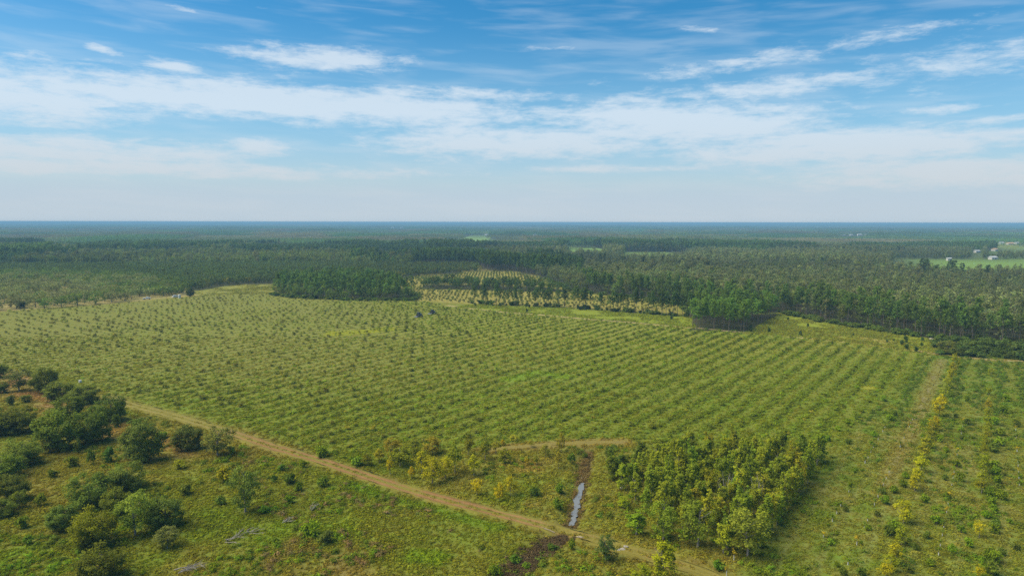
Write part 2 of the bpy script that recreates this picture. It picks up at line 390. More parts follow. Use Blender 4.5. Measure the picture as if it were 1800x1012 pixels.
# ------------------------------------------------------------------ mesh helpers
def mesh_np(name, V, Fq, mats, attrs=None, matidx=None, smooth=False):
    V = np.asarray(V, np.float32); me = bpy.data.meshes.new(name)
    Fq = np.asarray(Fq, np.int32); nf, k = Fq.shape
    me.vertices.add(len(V)); me.vertices.foreach_set('co', V.ravel())
    me.loops.add(nf * k); me.loops.foreach_set('vertex_index', Fq.ravel())
    me.polygons.add(nf); me.polygons.foreach_set('loop_start', np.arange(0, nf * k, k, dtype=np.int32)); me.polygons.foreach_set('loop_total', np.full(nf, k, np.int32))
    if matidx is not None: me.polygons.foreach_set('material_index', np.asarray(matidx, np.int32))
    if smooth: me.polygons.foreach_set('use_smooth', np.ones(nf, bool))
    for mm in mats: me.materials.append(mm)
    for an, arr in (attrs or {}).items():
        arr = np.asarray(arr, np.float32)
        if arr.ndim == 1:
            at = me.attributes.new(an, 'FLOAT', 'POINT'); at.data.foreach_set('value', arr)
        else:
            if arr.shape[1] == 3: arr = np.hstack([arr, np.ones((len(arr), 1), np.float32)])
            at = me.attributes.new(an, 'FLOAT_COLOR', 'POINT'); at.data.foreach_set('color', arr.ravel())
    me.update(); me.validate()
    return me
def link(name, me, parent=None):
    o_ = bpy.data.objects.new(name, me); COL.objects.link(o_)
    if parent is not None: o_.parent = parent
    return o_
def tag(o_, label, cat=None, group=None, kind=None):
    if label: o_['label'] = label
    if cat: o_['category'] = cat
    if group: o_['group'] = group
    if kind: o_['kind'] = kind
    return o_
class MB:                                       # quads/tris gathered into one mesh
    def __init__(s): s.v = []; s.f = []
    def tube(s, pts, rad, n=6):
        pts = [Vector(p_) for p_ in pts]; base = len(s.v)
        for i, p_ in enumerate(pts):
            d = (pts[min(i + 1, len(pts) - 1)] - pts[max(i - 1, 0)]).normalized()
            u = d.cross(Vector((0.3, 1, 0.1))).normalized(); v_ = d.cross(u)
            for k in range(n):
                a_ = 2 * math.pi * k / n
                s.v.append(tuple(p_ + (u * math.cos(a_) + v_ * math.sin(a_)) * rad[i]))
        for i in range(len(pts) - 1):
            for k in range(n):
                k2 = (k + 1) % n; b0 = base + i * n; b1 = b0 + n
                s.f.append((b0 + k, b0 + k2, b1 + k2, b1 + k))
        return s
    def box(s, c, sz, top=1.0, off=0.0):         # top: taper of the upper face; off: shift of the upper face along x
        b0 = len(s.v); x, y, z = [q / 2 for q in sz]
        for dz, k, ox in ((-z, 1, 0), (z, top, off)):
            for dx, dy in ((-x, -y), (x, -y), (x, y), (-x, y)): s.v.append((c[0] + dx * k + ox, c[1] + dy * k, c[2] + dz))
        for q in ((0, 3, 2, 1), (4, 5, 6, 7), (0, 1, 5, 4), (1, 2, 6, 5), (2, 3, 7, 6), (3, 0, 4, 7)): s.f.append(tuple(b0 + i for i in q))
        return s
    def disc(s, c, r, wdt, n=14, axis='y'):      # solid wheel
        b0 = len(s.v)
        for sy, rr in ((-.5, r * .55), (-.5, r * .93), (-.3, r), (.3, r), (.5, r * .93), (.5, r * .55)):
            for k in range(n):
                a_ = 2 * math.pi * k / n; s.v.append((c[0] + rr * math.cos(a_), c[1] + sy * wdt, c[2] + rr * math.sin(a_)))
        for i in range(5):
            for k in range(n): s.f.append((b0 + i * n + k, b0 + i * n + (k + 1) % n, b0 + (i + 1) * n + (k + 1) % n, b0 + (i + 1) * n + k))
        for i in (0, 5):
            cc = len(s.v); s.v.append((c[0], c[1] + (-.42 if i == 0 else .42) * wdt, c[2]))
            for k in range(n): s.f.append((cc, b0 + i * n + k, b0 + i * n + (k + 1) % n))
        return s
    def mesh(s, name, m_): 
        me = bpy.data.meshes.new(name); me.from_pydata(s.v, [], s.f); me.materials.append(m_); me.update(); return me

# ------------------------------------------------------------------ the ground: one sheet to the horizon
def axis(lo, hi, step, far_lo, far_hi):
    a_ = list(np.arange(lo, hi + .01, step)); s_ = step
    while a_[-1] < far_hi: s_ *= 1.45; a_.append(a_[-1] + s_)
    s_ = step
    while a_[0] > far_lo: s_ *= 1.45; a_.insert(0, a_[0] - s_)
    return np.array(a_)
gx = axis(-330, 330, 1.0, -60000, 60000); gy = axis(62, 560, 1.0, -3000, 60000)
XX, YY = np.meshgrid(gx, gy)
xs, ys = XX.ravel(), YY.ravel()
zs = gz(xs, ys)
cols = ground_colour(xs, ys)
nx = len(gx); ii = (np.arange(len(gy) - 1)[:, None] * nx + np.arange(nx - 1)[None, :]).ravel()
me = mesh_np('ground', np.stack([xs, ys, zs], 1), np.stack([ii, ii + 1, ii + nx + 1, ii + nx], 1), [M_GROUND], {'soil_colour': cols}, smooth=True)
tag(link('ground', me), 'broad flat grassland and planted field reaching the horizon', 'ground', kind='structure')

def ribbon(name, P, width, colf, label, lift=.03, wob=.35, step=1.5):
    P = np.asarray(P); seg = np.hypot(*np.diff(P, axis=0).T); L = np.concatenate([[0], np.cumsum(seg)])
    n = int(L[-1] / step) + 2; s_ = np.linspace(0, L[-1], n)
    cx, cy = np.interp(s_, L, P[:, 0]), np.interp(s_, L, P[:, 1])
    for _ in range(3):
        cx[1:-1] = (cx[:-2] + cx[2:] + 2 * cx[1:-1]) / 4; cy[1:-1] = (cy[:-2] + cy[2:] + 2 * cy[1:-1]) / 4
    tx, ty = np.gradient(cx), np.gradient(cy); q = np.hypot(tx, ty); px_, py_ = -ty / q, tx / q
    W = width(s_ / L[-1]) if callable(width) else np.full(n, width)
    U = np.linspace(-1, 1, 15); V = []; C_ = []
    for u in U:
        e = u * W / 2
        if abs(u) > .8: e = e + np.sign(u) * (fbm(s_, s_ * 0 + 40 * u, 4, 77, 3) - .5) * W * wob * 1.6
        x_, y_ = cx + px_ * e, cy + py_ * e
        edge = lift if abs(u) < .99 else -.06
        V.append(np.stack([x_, y_, gz(x_, y_) + edge - .05 * math.exp(-((abs(u) - .42) / .14) ** 2) * (lift > .1)], 1)); C_.append(colf(x_, y_, u, s_ / L[-1]))
    V = np.stack(V, 1).reshape(-1, 3); C_ = np.stack(C_, 1).reshape(-1, 3); k = len(U)
    i0 = (np.arange(n - 1)[:, None] * k + np.arange(k - 1)[None, :]).ravel()
    me = mesh_np(name, V, np.stack([i0, i0 + 1, i0 + k + 1, i0 + k], 1), [M_TRACK], {'soil_colour': C_}, smooth=True)
    return tag(link(name, me), label, 'track', kind='structure')
def col_t1(x, y, u, s):
    base = ground_colour(x, y); n = fbm(x, y, 3.2, 91, 4)
    soil = np.array((.190, .108, .040)); straw = np.array((.178, .150, .038))
    a_ = sst(s, .22, .45)[:, None]; a_ = a_ * (1 - .55 * sst(s, .74, .9)[:, None])
    c = straw * (1 - a_) + soil * a_
    rut = math.exp(-((abs(u) - .42) / .2) ** 2)
    c = c * (.86 + .52 * rut) * (.80 + .40 * fbm(x, y, 1.6, 95, 3)[:, None])
    grass = sst(n + .55 * abs(u) ** 3 - .16 * rut + .36 * (abs(u) < .2) + .25 * sst(s, .70, .85) - .12 * sst(s, .25, .4), .42, .66)[:, None] * .9
    return c * (1 - grass) + base * grass
ribbon('dirt_track', TRACK1, lambda s: np.interp(s, [0, .1, .35, .6, .8, 1], [4.4, 4.8, 4.4, 4.4, 4.0, 3.0]), col_t1, 'orange-tan dirt track crossing the foreground diagonally', .14)
def col_plain(rgb, lo, hi):
    def f(x, y, u, s):
        base = ground_colour(x, y); n = fbm(x, y, 3.0, 55, 4)
        g = sst(n + .5 * abs(u) ** 2, lo, hi)[:, None]
        return np.array(rgb) * (1 - g) + base * g
    return f
ribbon('field_edge_track', TRACK2, 3.0, col_plain((.185, .155, .050), .30, .54), 'straw-coloured track between yellow grove and planted field', .05)
ribbon('farm_lane', TRACK3, 3.2, col_plain((.36, .28, .13), .6, .95), 'thin tan farm lane along the far edge of the field', .06, step=3)
ribbon('wheel_lane', TRACK4, 2.2, col_plain((.20, .175, .07), .36, .62), 'faint worn lane beside the yellow tree row', .05)

# water in the ditch
WV = GP([(1001, 919), (1011, 918), (1013, 905), (1018, 893), (1020, 880), (1024, 868), (1026, 856), (1028, 844), (1020, 843), (1015, 858), (1011, 870), (1008, 880), (1007, 893), (1003, 905)])
pts = []
for i in range(len(WV)):
    a_, b_ = WV[i], WV[(i + 1) % len(WV)]
    for t_ in np.linspace(0, 1, 5)[:-1]:
        q = a_ * (1 - t_) + b_ * t_; q = q + (np.array([vnoise(q[0], q[1], .7, 5), vnoise(q[0], q[1], .7, 9)]) - .5) * .8
        pts.append((q[0], q[1], -.50))
me = bpy.data.meshes.new('ditch_water'); me.from_pydata(pts, [], [tuple(range(len(pts)))]); me.materials.append(M_WATER); me.update()
tag(link('ditch_water', me), 'narrow strip of pale standing water in the ditch', 'water', kind='structure')

# ------------------------------------------------------------------ foliage builders
def leaves(C, S, up=.25, out=None, flat=1.0, seed=0):
    r = np.random.default_rng(seed); n = len(C)
    nrm = r.normal(size=(n, 3)); nrm[:, 2] = np.abs(nrm[:, 2]) * flat + up
    if out is not None: nrm = nrm * .8 + out
    nrm /= np.linalg.norm(nrm, axis=1)[:, None] + 1e-9
    a_ = r.normal(size=(n, 3)); a_ -= (a_ * nrm).sum(1)[:, None] * nrm; a_ /= np.linalg.norm(a_, axis=1)[:, None] + 1e-9
    b_ = np.cross(nrm, a_)
    S = np.asarray(S)[:, None] if np.ndim(S) else np.full((n, 1), S)
    k1 = r.uniform(.75, 1.25, (n, 1)); k2 = r.uniform(.45, .75, (n, 1))
    V = np.stack([C + a_ * S * k1, C + b_ * S * k2 + a_ * S * .2, C - a_ * S * k1 * .8, C - b_ * S * k2 + a_ * S * .1], 1).reshape(-1, 3)
    return V, np.arange(n * 4).reshape(-1, 4)
def crown(n_cl, per, ctr, rad, cl_r, leaf, seed, shape='ell', shell=.55, droop=0., tone_var=.25, up=.25):
    """leaf clumps spread through a crown: ctr centre, rad radii; returns V, F, tone"""
    r = np.random.default_rng(seed); P = []
    while len(P) < n_cl:
        q = r.uniform(-1, 1, 3); d = np.linalg.norm(q)
        if d > 1: continue
        if d < shell and r.random() < .75: continue
        lim = .98 + .30 * math.sin(3 * math.atan2(q[1], q[0]) + seed + 1.5 * q[2]) + .22 * math.sin(5 * q[2] + 2.1 * seed) + .14 * math.sin(7 * math.atan2(q[1], q[0]) + 2 * seed)
        if d > lim: continue
        if shape == 'up': q[:2] *= 1.0 - .45 * max(q[2], 0) ** 1.2
        if shape == 'cone': q[:2] *= (1.05 - .75 * (q[2] * .5 + .5))
        if shape == 'dome' and q[2] < -.35: q[2] = -.35 - (q[2] + .35) * .3
        P.append(q)
    P = np.array(P); cc = P * np.array(rad) + np.array(ctr)
    ct = r.uniform(-1, 1, n_cl) * tone_var
    ps = r.uniform(.6, 1.3, n_cl)
    idx = np.repeat(np.arange(n_cl), per)
    off = r.normal(size=(n_cl * per, 3)); off /= (np.linalg.norm(off, axis=1)[:, None] + 1e-9); off *= (r.random((n_cl * per, 1)) ** .5)
    off *= cl_r * ps[idx][:, None]; off[:, 2] *= .75
    C = cc[idx] + off
    out = off / cl_r * .9 + (P[idx]) * .5; out[:, 2] += .25
    V, Fq = leaves(C, leaf * r.uniform(.7, 1.3, len(C)), up, out, 1.0, seed + 5)
    tone = np.clip(.5 + ct[idx] + r.normal(size=len(C)) * .14, 0, 1)
    return V, Fq, np.repeat(tone, 4)
def crown_mesh(name, parts):
    V, Fq, T = [], [], []; b0 = 0
    for v, f, t_ in parts: V.append(v); Fq.append(f + b0); T.append(t_); b0 += len(v)
    return mesh_np(name, np.vstack(V), np.vstack(Fq), [M_LEAF], {'tone': np.concatenate(T)})
def limbs(seed, h, r0, top, spread, n, lo=.3, lean=.06, m_=M_BARK, name='trunk', sides=6, multi=1):
    r = random.Random(seed); mb = MB()
    for q in range(multi):
        a0 = r.random() * 6.28; k = .25 if multi > 1 else lean
        tip = (math.cos(a0) * h * k * .6, math.sin(a0) * h * k * .6, top)
        pts_ = [(0, 0, -.3)] + [(tip[0] * t_ + r.uniform(-.02, .02) * h, tip[1] * t_ + r.uniform(-.02, .02) * h, tip[2] * t_) for t_ in (.2, .45, .7, 1)]
        mb.tube(pts_, [r0 * 1.25, r0, r0 * .75, r0 * .5, r0 * .15], sides)
        for i in range(n):
            t_ = lo + (.92 - lo) * (i + r.random()) / n; a_ = r.random() * 6.28
            b_ = Vector(tip) * t_; L_ = spread * r.uniform(.5, 1) * (1.1 - .6 * t_)
            m1 = b_ + Vector((math.cos(a_) * L_ * .5, math.sin(a_) * L_ * .5, L_ * .35)); e_ = b_ + Vector((math.cos(a_) * L_, math.sin(a_) * L_, L_ * .85))
            mb.tube([b_, m1, e_], [r0 * .42, r0 * .26, r0 * .07], 4)
    return mb.mesh(name, m_)
def kinds(fn, seeds): return [fn(s_) for s_ in seeds]
# each prototype: (nominal height, nominal radius, trunk mesh, crown mesh)
def p_oak(s):
    r = np.random.default_rng(s); parts = [crown(84, 60, (0, 0, 4.5), (3.9, 3.9, 3.9), 1.05, .20, s, 'ell', .55, tone_var=.34), crown(28, 46, (0, 0, 1.7), (3.4, 3.4, 1.1), .9, .20, s + 40, 'ell', .5, tone_var=.3)]
    for q in range(4):
        a_ = r.random() * 6.28; parts.append(crown(13, 48, (2.6 * math.cos(a_), 2.6 * math.sin(a_), r.uniform(2.2, 6)), (1.8, 1.8, 1.7), .9, .21, s * 7 + q, tone_var=.28))
    return (8.8, 4.3, limbs(s, 9, .22, 6.5, 3.0, 8, .2), crown_mesh('crown', parts))
def p_open(s):    # lighter broadleaf tree, trunk in sight
    parts = [crown(50, 50, (0, 0, 5.5), (3.1, 3.1, 3.3), .95, .19, s, 'ell', .4, tone_var=.30), crown(14, 28, (.5, -.4, 2.4), (2.2, 2.2, 1.0), .8, .23, s + 60)]
    return (9.0, 3.5, limbs(s, 9, .17, 7.6, 3.2, 9, .2, m_=M_BARK_PALE), crown_mesh('crown', parts))
def p_young(s):   # grove tree: upright, shoots reaching up
    r = np.random.default_rng(s); parts = [crown(38, 42, (0, 0, 3.4), (1.42, 1.42, 3.1), .60, .155, s, 'up', .3, tone_var=.26)]
    for q in range(8):
        a_ = r.random() * 6.28; k = r.uniform(.3, 1.25); parts.append(crown(5, 32, (k * math.cos(a_), k * math.sin(a_), r.uniform(4.4, 6.6)), (.28, .28, 1.15), .36, .15, s * 9 + q, tone_var=.2))
    return (7.2, 1.9, limbs(s, 7.2, .10, 6.4, 1.9, 8, .12, m_=M_BARK_PALE), crown_mesh('crown', parts))
def p_yellow(s):
    parts = [crown(32, 36, (0, 0, 2.6), (1.25, 1.25, 1.75), .55, .135, s, 'up', .35, tone_var=.26)]
    return (4.4, 1.5, limbs(s, 4.4, .06, 3.7, 1.2, 6, .2, m_=M_BARK_PALE), crown_mesh('crown', parts))
def p_sapling(s):
    parts = [crown(15, 16, (0, 0, 1.05), (.85, .85, .80), .42, .16, s, 'ell', .2, tone_var=.28)]
    return (2.1, 1.05, limbs(s, 2.0, .03, 1.5, .5, 3, .3, sides=4), crown_mesh('crown', parts))
def p_whip(s):    # thin sapling above its white guard
    parts = [crown(5, 12, (0, 0, 1.15), (.28, .28, .42), .22, .12, s, 'ell', .1, tone_var=.2)]
    return (1.6, .4, MB().tube([(0, 0, 0), (.02, 0, .8), (0, .02, 1.4)], [.03, .025, .012], 5).mesh('stem', M_BARK), crown_mesh('crown', parts))
def p_bush(s):
    parts = [crown(20, 24, (0, 0, .62), (.72, .72, .55), .36, .14, s, 'ell', .3, tone_var=.28)]
    return (1.3, 1.0, limbs(s, 1.2, .03, .9, .6, 5, .1, sides=4), crown_mesh('crown', parts))
def p_pine(s):
    r = np.random.default_rng(s); parts = []
    n_ = 16
    for q in range(n_):
        t_ = q / (n_ - 1); zc = 8.6 + 8.6 * t_; a_ = q * 2.4 + r.random(); k = 2.5 * (1 - t_ * .60) * r.uniform(.5, 1.1)
        parts.append(crown(5, 13, (k * math.cos(a_), k * math.sin(a_), zc), (1.25 - .35 * t_, 1.25 - .35 * t_, .75), .75, .32, s * 11 + q, tone_var=.25))
    return (18.5, 3.0, limbs(s, 18, .14, 17.6, 2.0, 8, .52, .02, M_BARK_PINE, sides=5), crown_mesh('crown', parts))
def p_swamp(s):   # upright pale-stemmed swamp hardwood, thin crown
    r = np.random.default_rng(s); parts = [crown(26, 12, (0, 0, 9.8), (2.9, 2.9, 5.0), 1.1, .42, s, 'up', .3, tone_var=.34)]
    parts.append(crown(8, 10, (.5, .4, 4.6), (2.2, 2.2, 1.8), .9, .4, s + 90, tone_var=.25))
    return (15.5, 3.0, limbs(s, 15, .12, 14.2, 2.6, 6, .35, .03, M_BARK_PALE, sides=4), crown_mesh('crown', parts))
def p_broad(s):   # round broadleaf forest tree
    parts = [crown(34, 14, (0, 0, 7.2), (3.9, 3.9, 5.4), 1.35, .46, s, 'ell', .45, tone_var=.34)]
    return (13.5, 4.6, limbs(s, 13, .18, 10, 3, 5, .25, sides=4), crown_mesh('crown', parts))
def p_pecan(s):   # wide vase-shaped orchard tree
    parts = [crown(40, 15, (0, 0, 5.6), (4.9, 4.9, 4.2), 1.35, .42, s, 'ell', .4, tone_var=.30)]
    return (10.4, 5.5, limbs(s, 10, .22, 7.0, 4.0, 7, .2, sides=5, m_=M_BARK), crown_mesh('crown', parts))
def p_dark(s):    # low dense dark evergreen of the far plantation
    parts = [crown(20, 12, (0, 0, 3.6), (2.9, 2.9, 3.4), 1.0, .42, s, 'ell', .45, tone_var=.25)]
    return (7.4, 3.4, limbs(s, 6, .16, 5, 2, 4, .3, sides=5), crown_mesh('crown', parts))
OAK = kinds(p_oak, (1, 2, 3, 4)); OPEN = kinds(p_open, (11, 12, 13)); YOUNG = kinds(p_young, (21, 22, 23, 24, 25)); YELLOW = kinds(p_yellow, (31, 32, 33, 34))
SAP = kinds(p_sapling, (41, 42, 43, 44)); WHIP = kinds(p_whip, (51, 52, 53)); BUSH = kinds(p_bush, (61, 62, 63, 64)); PINE = kinds(p_pine, (71, 72, 73, 74))
SWAMP = kinds(p_swamp, (81, 82, 83, 84)); BROAD = kinds(p_broad, (91, 92, 93)); PECAN = kinds(p_pecan, (101, 102, 103)); DARK = kinds(p_dark, (111, 112))

def vary(tint, v=.12):
    k = 1 + random.uniform(-v, v); return tuple(max(.004, c * k * (1 + random.uniform(-.06, .06))) for c in tint)
def plant(name, proto, x, y, h, rad, tint, label, cat='tree', group=None, trunk='trunk', rz=None, sink=0.0):
    e = bpy.data.objects.new(name, None); COL.objects.link(e); e.empty_display_size = .3
    e.location = (x, y, float(gz(x, y)) - sink); e.rotation_euler = (0, 0, random.random() * 6.28 if rz is None else rz)
    s_ = rad / proto[1]; e.scale = (s_, s_, h / proto[0])
    if proto[2] is not None: link(trunk, proto[2], e)
    c_ = link('crown', proto[3], e); c_['tint'] = [float(q) for q in tint]
    return tag(e, label, cat, group)
def at(px, py, hp, wp):                          # base pixel, height and width in pixels -> x, y, height m, radius m
    x, y = G(px, py); k = mpp(x, y); return x, y, hp * k * 1.02, wp * k / 2

# ------------------------------------------------------------------ scatter of uncountable stuff (geometry nodes on points)
def proto_collection(name, meshes):
    c = bpy.data.collections.new(name)
    for i, me in enumerate(meshes):
        o_ = bpy.data.objects.new('%s_%02d' % (name, i), me); c.objects.link(o_)
    return c
def joined(proto):                                # trunk + crown in one mesh for the far copies
    tr, cr = proto[2], proto[3]
    def get(me):
        V = np.zeros(len(me.vertices) * 3, np.float32); me.vertices.foreach_get('co', V); V = V.reshape(-1, 3)
        Fq = [tuple(p_.vertices) for p_ in me.polygons]; return V, Fq
    V1, F1 = get(cr); V2, F2 = get(tr)
    T = np.zeros(len(V1), np.float32); cr.attributes['tone'].data.foreach_get('value', T)
    Fq = np.array(F1 + [tuple(i + len(V1) for i in f) for f in F2])
    return mesh_np('tree', np.vstack([V1, V2]), Fq, [M_LEAF, tr.materials[0]], {'tone': np.concatenate([T, np.full(len(V2), .5)])}, [0] * len(F1) + [1] * len(F2))
_groups = {}
def scatter_tree(coll):
    if coll.name in _groups: return _groups[coll.name]
    g = bpy.data.node_groups.new('scatter_' + coll.name, 'GeometryNodeTree')
    g.interface.new_socket('Geometry', in_out='INPUT', socket_type='NodeSocketGeometry'); g.interface.new_socket('Geometry', in_out='OUTPUT', socket_type='NodeSocketGeometry')
    n = g.nodes; gi = n.new('NodeGroupInput'); go = n.new('NodeGroupOutput')
    ip = n.new('GeometryNodeInstanceOnPoints'); ci = n.new('GeometryNodeCollectionInfo')
    ci.inputs[0].default_value = coll; ci.inputs['Separate Children'].default_value = True; ci.inputs['Reset Children'].default_value = True
    def na(name, typ):
        a_ = n.new('GeometryNodeInputNamedAttribute'); a_.data_type = typ; a_.inputs[0].default_value = name; return a_.outputs[0]
    g.links.new(gi.outputs[0], ip.inputs['Points']); g.links.new(ci.outputs[0], ip.inputs['Instance']); ip.inputs['Pick Instance'].default_value = True
    g.links.new(na('idx', 'INT'), ip.inputs['Instance Index']); g.links.new(na('scl', 'FLOAT_VECTOR'), ip.inputs['Scale'])
    er = n.new('FunctionNodeEulerToRotation'); g.links.new(na('rot', 'FLOAT_VECTOR'), er.inputs[0]); g.links.new(er.outputs[0], ip.inputs['Rotation'])
    g.links.new(ip.outputs[0], go.inputs[0])
    _groups[coll.name] = g; return g
def scatter(name, coll, x, y, scl, tint, label, cat, z=None, rz=None, nvar=None):
    n = len(x); me = bpy.data.meshes.new(name); me.vertices.add(n)
    z = gz(x, y) if z is None else z
    me.vertices.foreach_set('co', np.stack([x, y, z], 1).astype(np.float32).ravel())
    nvar = nvar or len(coll.objects)
    a_ = me.attributes.new('idx', 'INT', 'POINT'); a_.data.foreach_set('value', rng.integers(0, nvar, n).astype(np.int32))
    rot = np.zeros((n, 3), np.float32); rot[:, 2] = rng.random(n) * 6.28 if rz is None else rz
    scl = np.asarray(scl, np.float32)
    if scl.ndim == 1: scl = np.repeat(scl[:, None], 3, 1)
    for an, arr in (('rot', rot), ('scl', scl), ('tint', np.asarray(tint, np.float32))):
        a_ = me.attributes.new(an, 'FLOAT_VECTOR', 'POINT'); a_.data.foreach_set('vector', np.ascontiguousarray(arr, np.float32).ravel())
    o_ = link(name, me); md = o_.modifiers.new('scatter', 'NODES'); md.node_group = scatter_tree(coll)
    return tag(o_, label, cat, kind='stuff')
ORD = ['first', 'second', 'third', 'fourth', 'fifth', 'sixth', 'seventh', 'eighth', 'ninth', 'tenth', 'eleventh', 'twelfth', 'thirteenth', 'fourteenth', 'fifteenth', 'sixteenth', 'seventeenth', 'eighteenth', 'nineteenth', 'twentieth']
ORD += ['twenty-' + q for q in ORD[:9]] + ['thirtieth'] + ['thirty-' + q for q in ORD[:9]] + ['fortieth']
def jit(tint, n, v=.18, hue=.07):
    t_ = np.asarray(tint, float); t_ = np.repeat(t_[None], n, 0) if t_.ndim == 1 else t_
    return np.clip(t_ * (1 + rng.uniform(-v, v, (n, 1))) * (1 + rng.uniform(-hue, hue, (n, 3))), .004, 1)

# ------------------------------------------------------------------ woodland
C_PINE = proto_collection('pine_proto', [joined(p_) for p_ in PINE]); C_SWAMP = proto_collection('swamp_proto', [joined(p_) for p_ in SWAMP])
C_BROAD = proto_collection('broad_proto', [joined(p_) for p_ in BROAD]); C_DARK = proto_collection('dark_proto', [joined(p_) for p_ in DARK]); C_PECAN = proto_collection('pecan_proto', [joined(p_) for p_ in PECAN])
HOUSES = [(1745, 456, 10, 7, 'w', 0.2), (1668, 458, 6, 4, 'w', .1), (1748, 441, 12, 8, 'o', .6), (1717, 444, 10, 6, 'w', .3), (1775, 430, 16, 9, 'o', .1), (1787, 429, 14, 8, 'w', .5), (1760, 429, 12, 8, 'w', .2),
          (1482, 414, 16, 9, 'w', .1), (1496, 414, 12, 8, 'w', .1), (1511, 414, 20, 9, 'w', .05), (1523, 413, 12, 8, 'w', .2), (690, 401, 22, 12, 'w', .1), (706, 401, 24, 12, 'w', .3), (940, 414, 12, 8, 'w', .2), (855, 414, 12, 8, 'w', .2)]
def cleared(x, y):
    m_ = np.zeros(np.shape(x), bool)
    for P in FAR_FIELDS: m_ |= inpoly(x, y, P)
    for (px, py, L_, *_r) in HOUSES:              # houses stand in their own clearing, open towards the viewer
        hx, hy = G(px, py); r_ = math.hypot(hx, hy); ux, uy = hx / r_, hy / r_
        a_ = x * ux + y * uy; l_ = np.abs(x * uy - y * ux)
        m_ |= (l_ < L_ * .7 + 2) & (a_ > r_ * .80) & (a_ < r_ + 14)
    return m_
def block(x, y, size, seed):                      # managed compartments: (kind, tone, height) per irregular block
    a_ = .35; u = x * math.cos(a_) + y * math.sin(a_) + (fbm(x, y, size * .8, seed, 2) - .5) * size * .7; v = -x * math.sin(a_) + y * math.cos(a_) + (fbm(x, y, size * .8, seed + 9, 2) - .5) * size * .7
    iu, iv = np.floor(u / size), np.floor(v / (size * 1.5))
    return _hash(iu, iv, seed + 1), _hash(iu, iv, seed + 2), _hash(iu, iv, seed + 3)
def wood_type(x, y):                              # share of pine, 0..1
    n = fbm(x, y * .55, 170, 201, 3)
    right = sst(x - .05 * y, 20, 110) * sst(y, 1350, 950)
    return np.clip(n + .16 * sst(y, 1000, 1600) - .34 * right, 0, 1)
def jgrid(x0, x1, y0, y1, step, j=.45):
    a_, b_ = np.meshgrid(np.arange(x0, x1, step), np.arange(y0, y1, step)); a_ = a_.ravel(); b_ = b_.ravel()
    return a_ + rng.uniform(-j, j, len(a_)) * step, b_ + rng.uniform(-j, j, len(b_)) * step
def view(x, y, k=.92, pad=25): return np.abs(x) < k * y + pad
T_PINE = (.078, .132, .036); T_SWAMP = (.118, .146, .070); T_BROAD = (.098, .138, .036); T_DARK = (.066, .096, .030)
# candidates of the near woodland
X, Y = jgrid(-1450, 1450, 300, 1560, 5.4)
ok = view(X, Y) & beyond_forest_edge(X, Y) & ~inpoly(X, Y, STAND) & ~cleared(X, Y)
X, Y = X[ok], Y[ok]
share = wood_type(X, Y)
P_ = np.vstack([FOREST]); dE, _ = dline(X, Y, P_)
typ = np.where(share > .57, 0, np.where(rng.random(len(X)) < np.where(X > 0, .60, .22), 1, 2))          # 0 pine 1 swamp 2 broad
edge_right = (dE < 26) & (X > 60)
typ = np.where(edge_right & (rng.random(len(X)) < .62), 0, typ)
typ = np.where((Y > 900) & (X < 0) & (typ == 1) & (rng.random(len(X)) < .5), 2, typ)
keep = ~((typ == 2) & (rng.random(len(X)) < .38)) & ~((typ == 1) & (rng.random(len(X)) < .12))
X, Y, typ, dE = X[keep], Y[keep], typ[keep], dE[keep]
# the trees that show largest are things of their own: the front rank along the right-hand wood
front = np.where((dE < 30) & (X > 40) & (np.abs(X) < .78 * Y), 1, 0).astype(bool)
EDGE = [(float(X[i]), float(Y[i]), int(typ[i]), float(dE[i])) for i in np.nonzero(front)[0]]
EDGE.sort(key=lambda q: q[3])
cut = {0: 95, 1: 110, 2: 70}; used = {0: 0, 1: 0, 2: 0}; rest = []
EL_ = {0: ('pine_tree', 'tall pine with bare lower trunk in the front rank of the wood beyond the meadow', 'pines along the edge of the wood', PINE, T_PINE, (13, 18.5), (2.4, 3.2)),
       1: ('hardwood_tree', 'thin grey-green pale-stemmed tree in the front rank of the wood beyond the meadow', 'pale-stemmed trees along the edge of the wood', SWAMP, T_SWAMP, (12, 16), (2.4, 3.4)),
       2: ('broadleaf_tree', 'round dark-green broadleaf tree in the front rank of the wood beyond the meadow', 'broadleaf trees along the edge of the wood', BROAD, T_BROAD, (9, 13), (3.2, 4.6))}
for (x, y, k, d_) in EDGE:
    if used[k] >= cut[k]: rest.append((x, y, k)); continue
    used[k] += 1; nm, lb, gr, pr, ti, hh, rr = EL_[k]
    plant(nm, random.choice(pr), x, y, random.uniform(*hh), random.uniform(*rr), vary(ti, .2), lb, 'tree', gr)
X, Y, typ = [np.concatenate([a_[~front], np.array([q[i] for q in rest], a_.dtype)]) for i, a_ in enumerate((X, Y, typ))]
zone = fbm(X, Y * .6, 120, 333, 3)
bk, bt, bh = block(X, Y, 150.0, 606); farb = sst(Y, 620, 760); btn = 1 + (bt - .5) * .55 * farb; bhh = 1 + (bh - .55) * .6 * farb
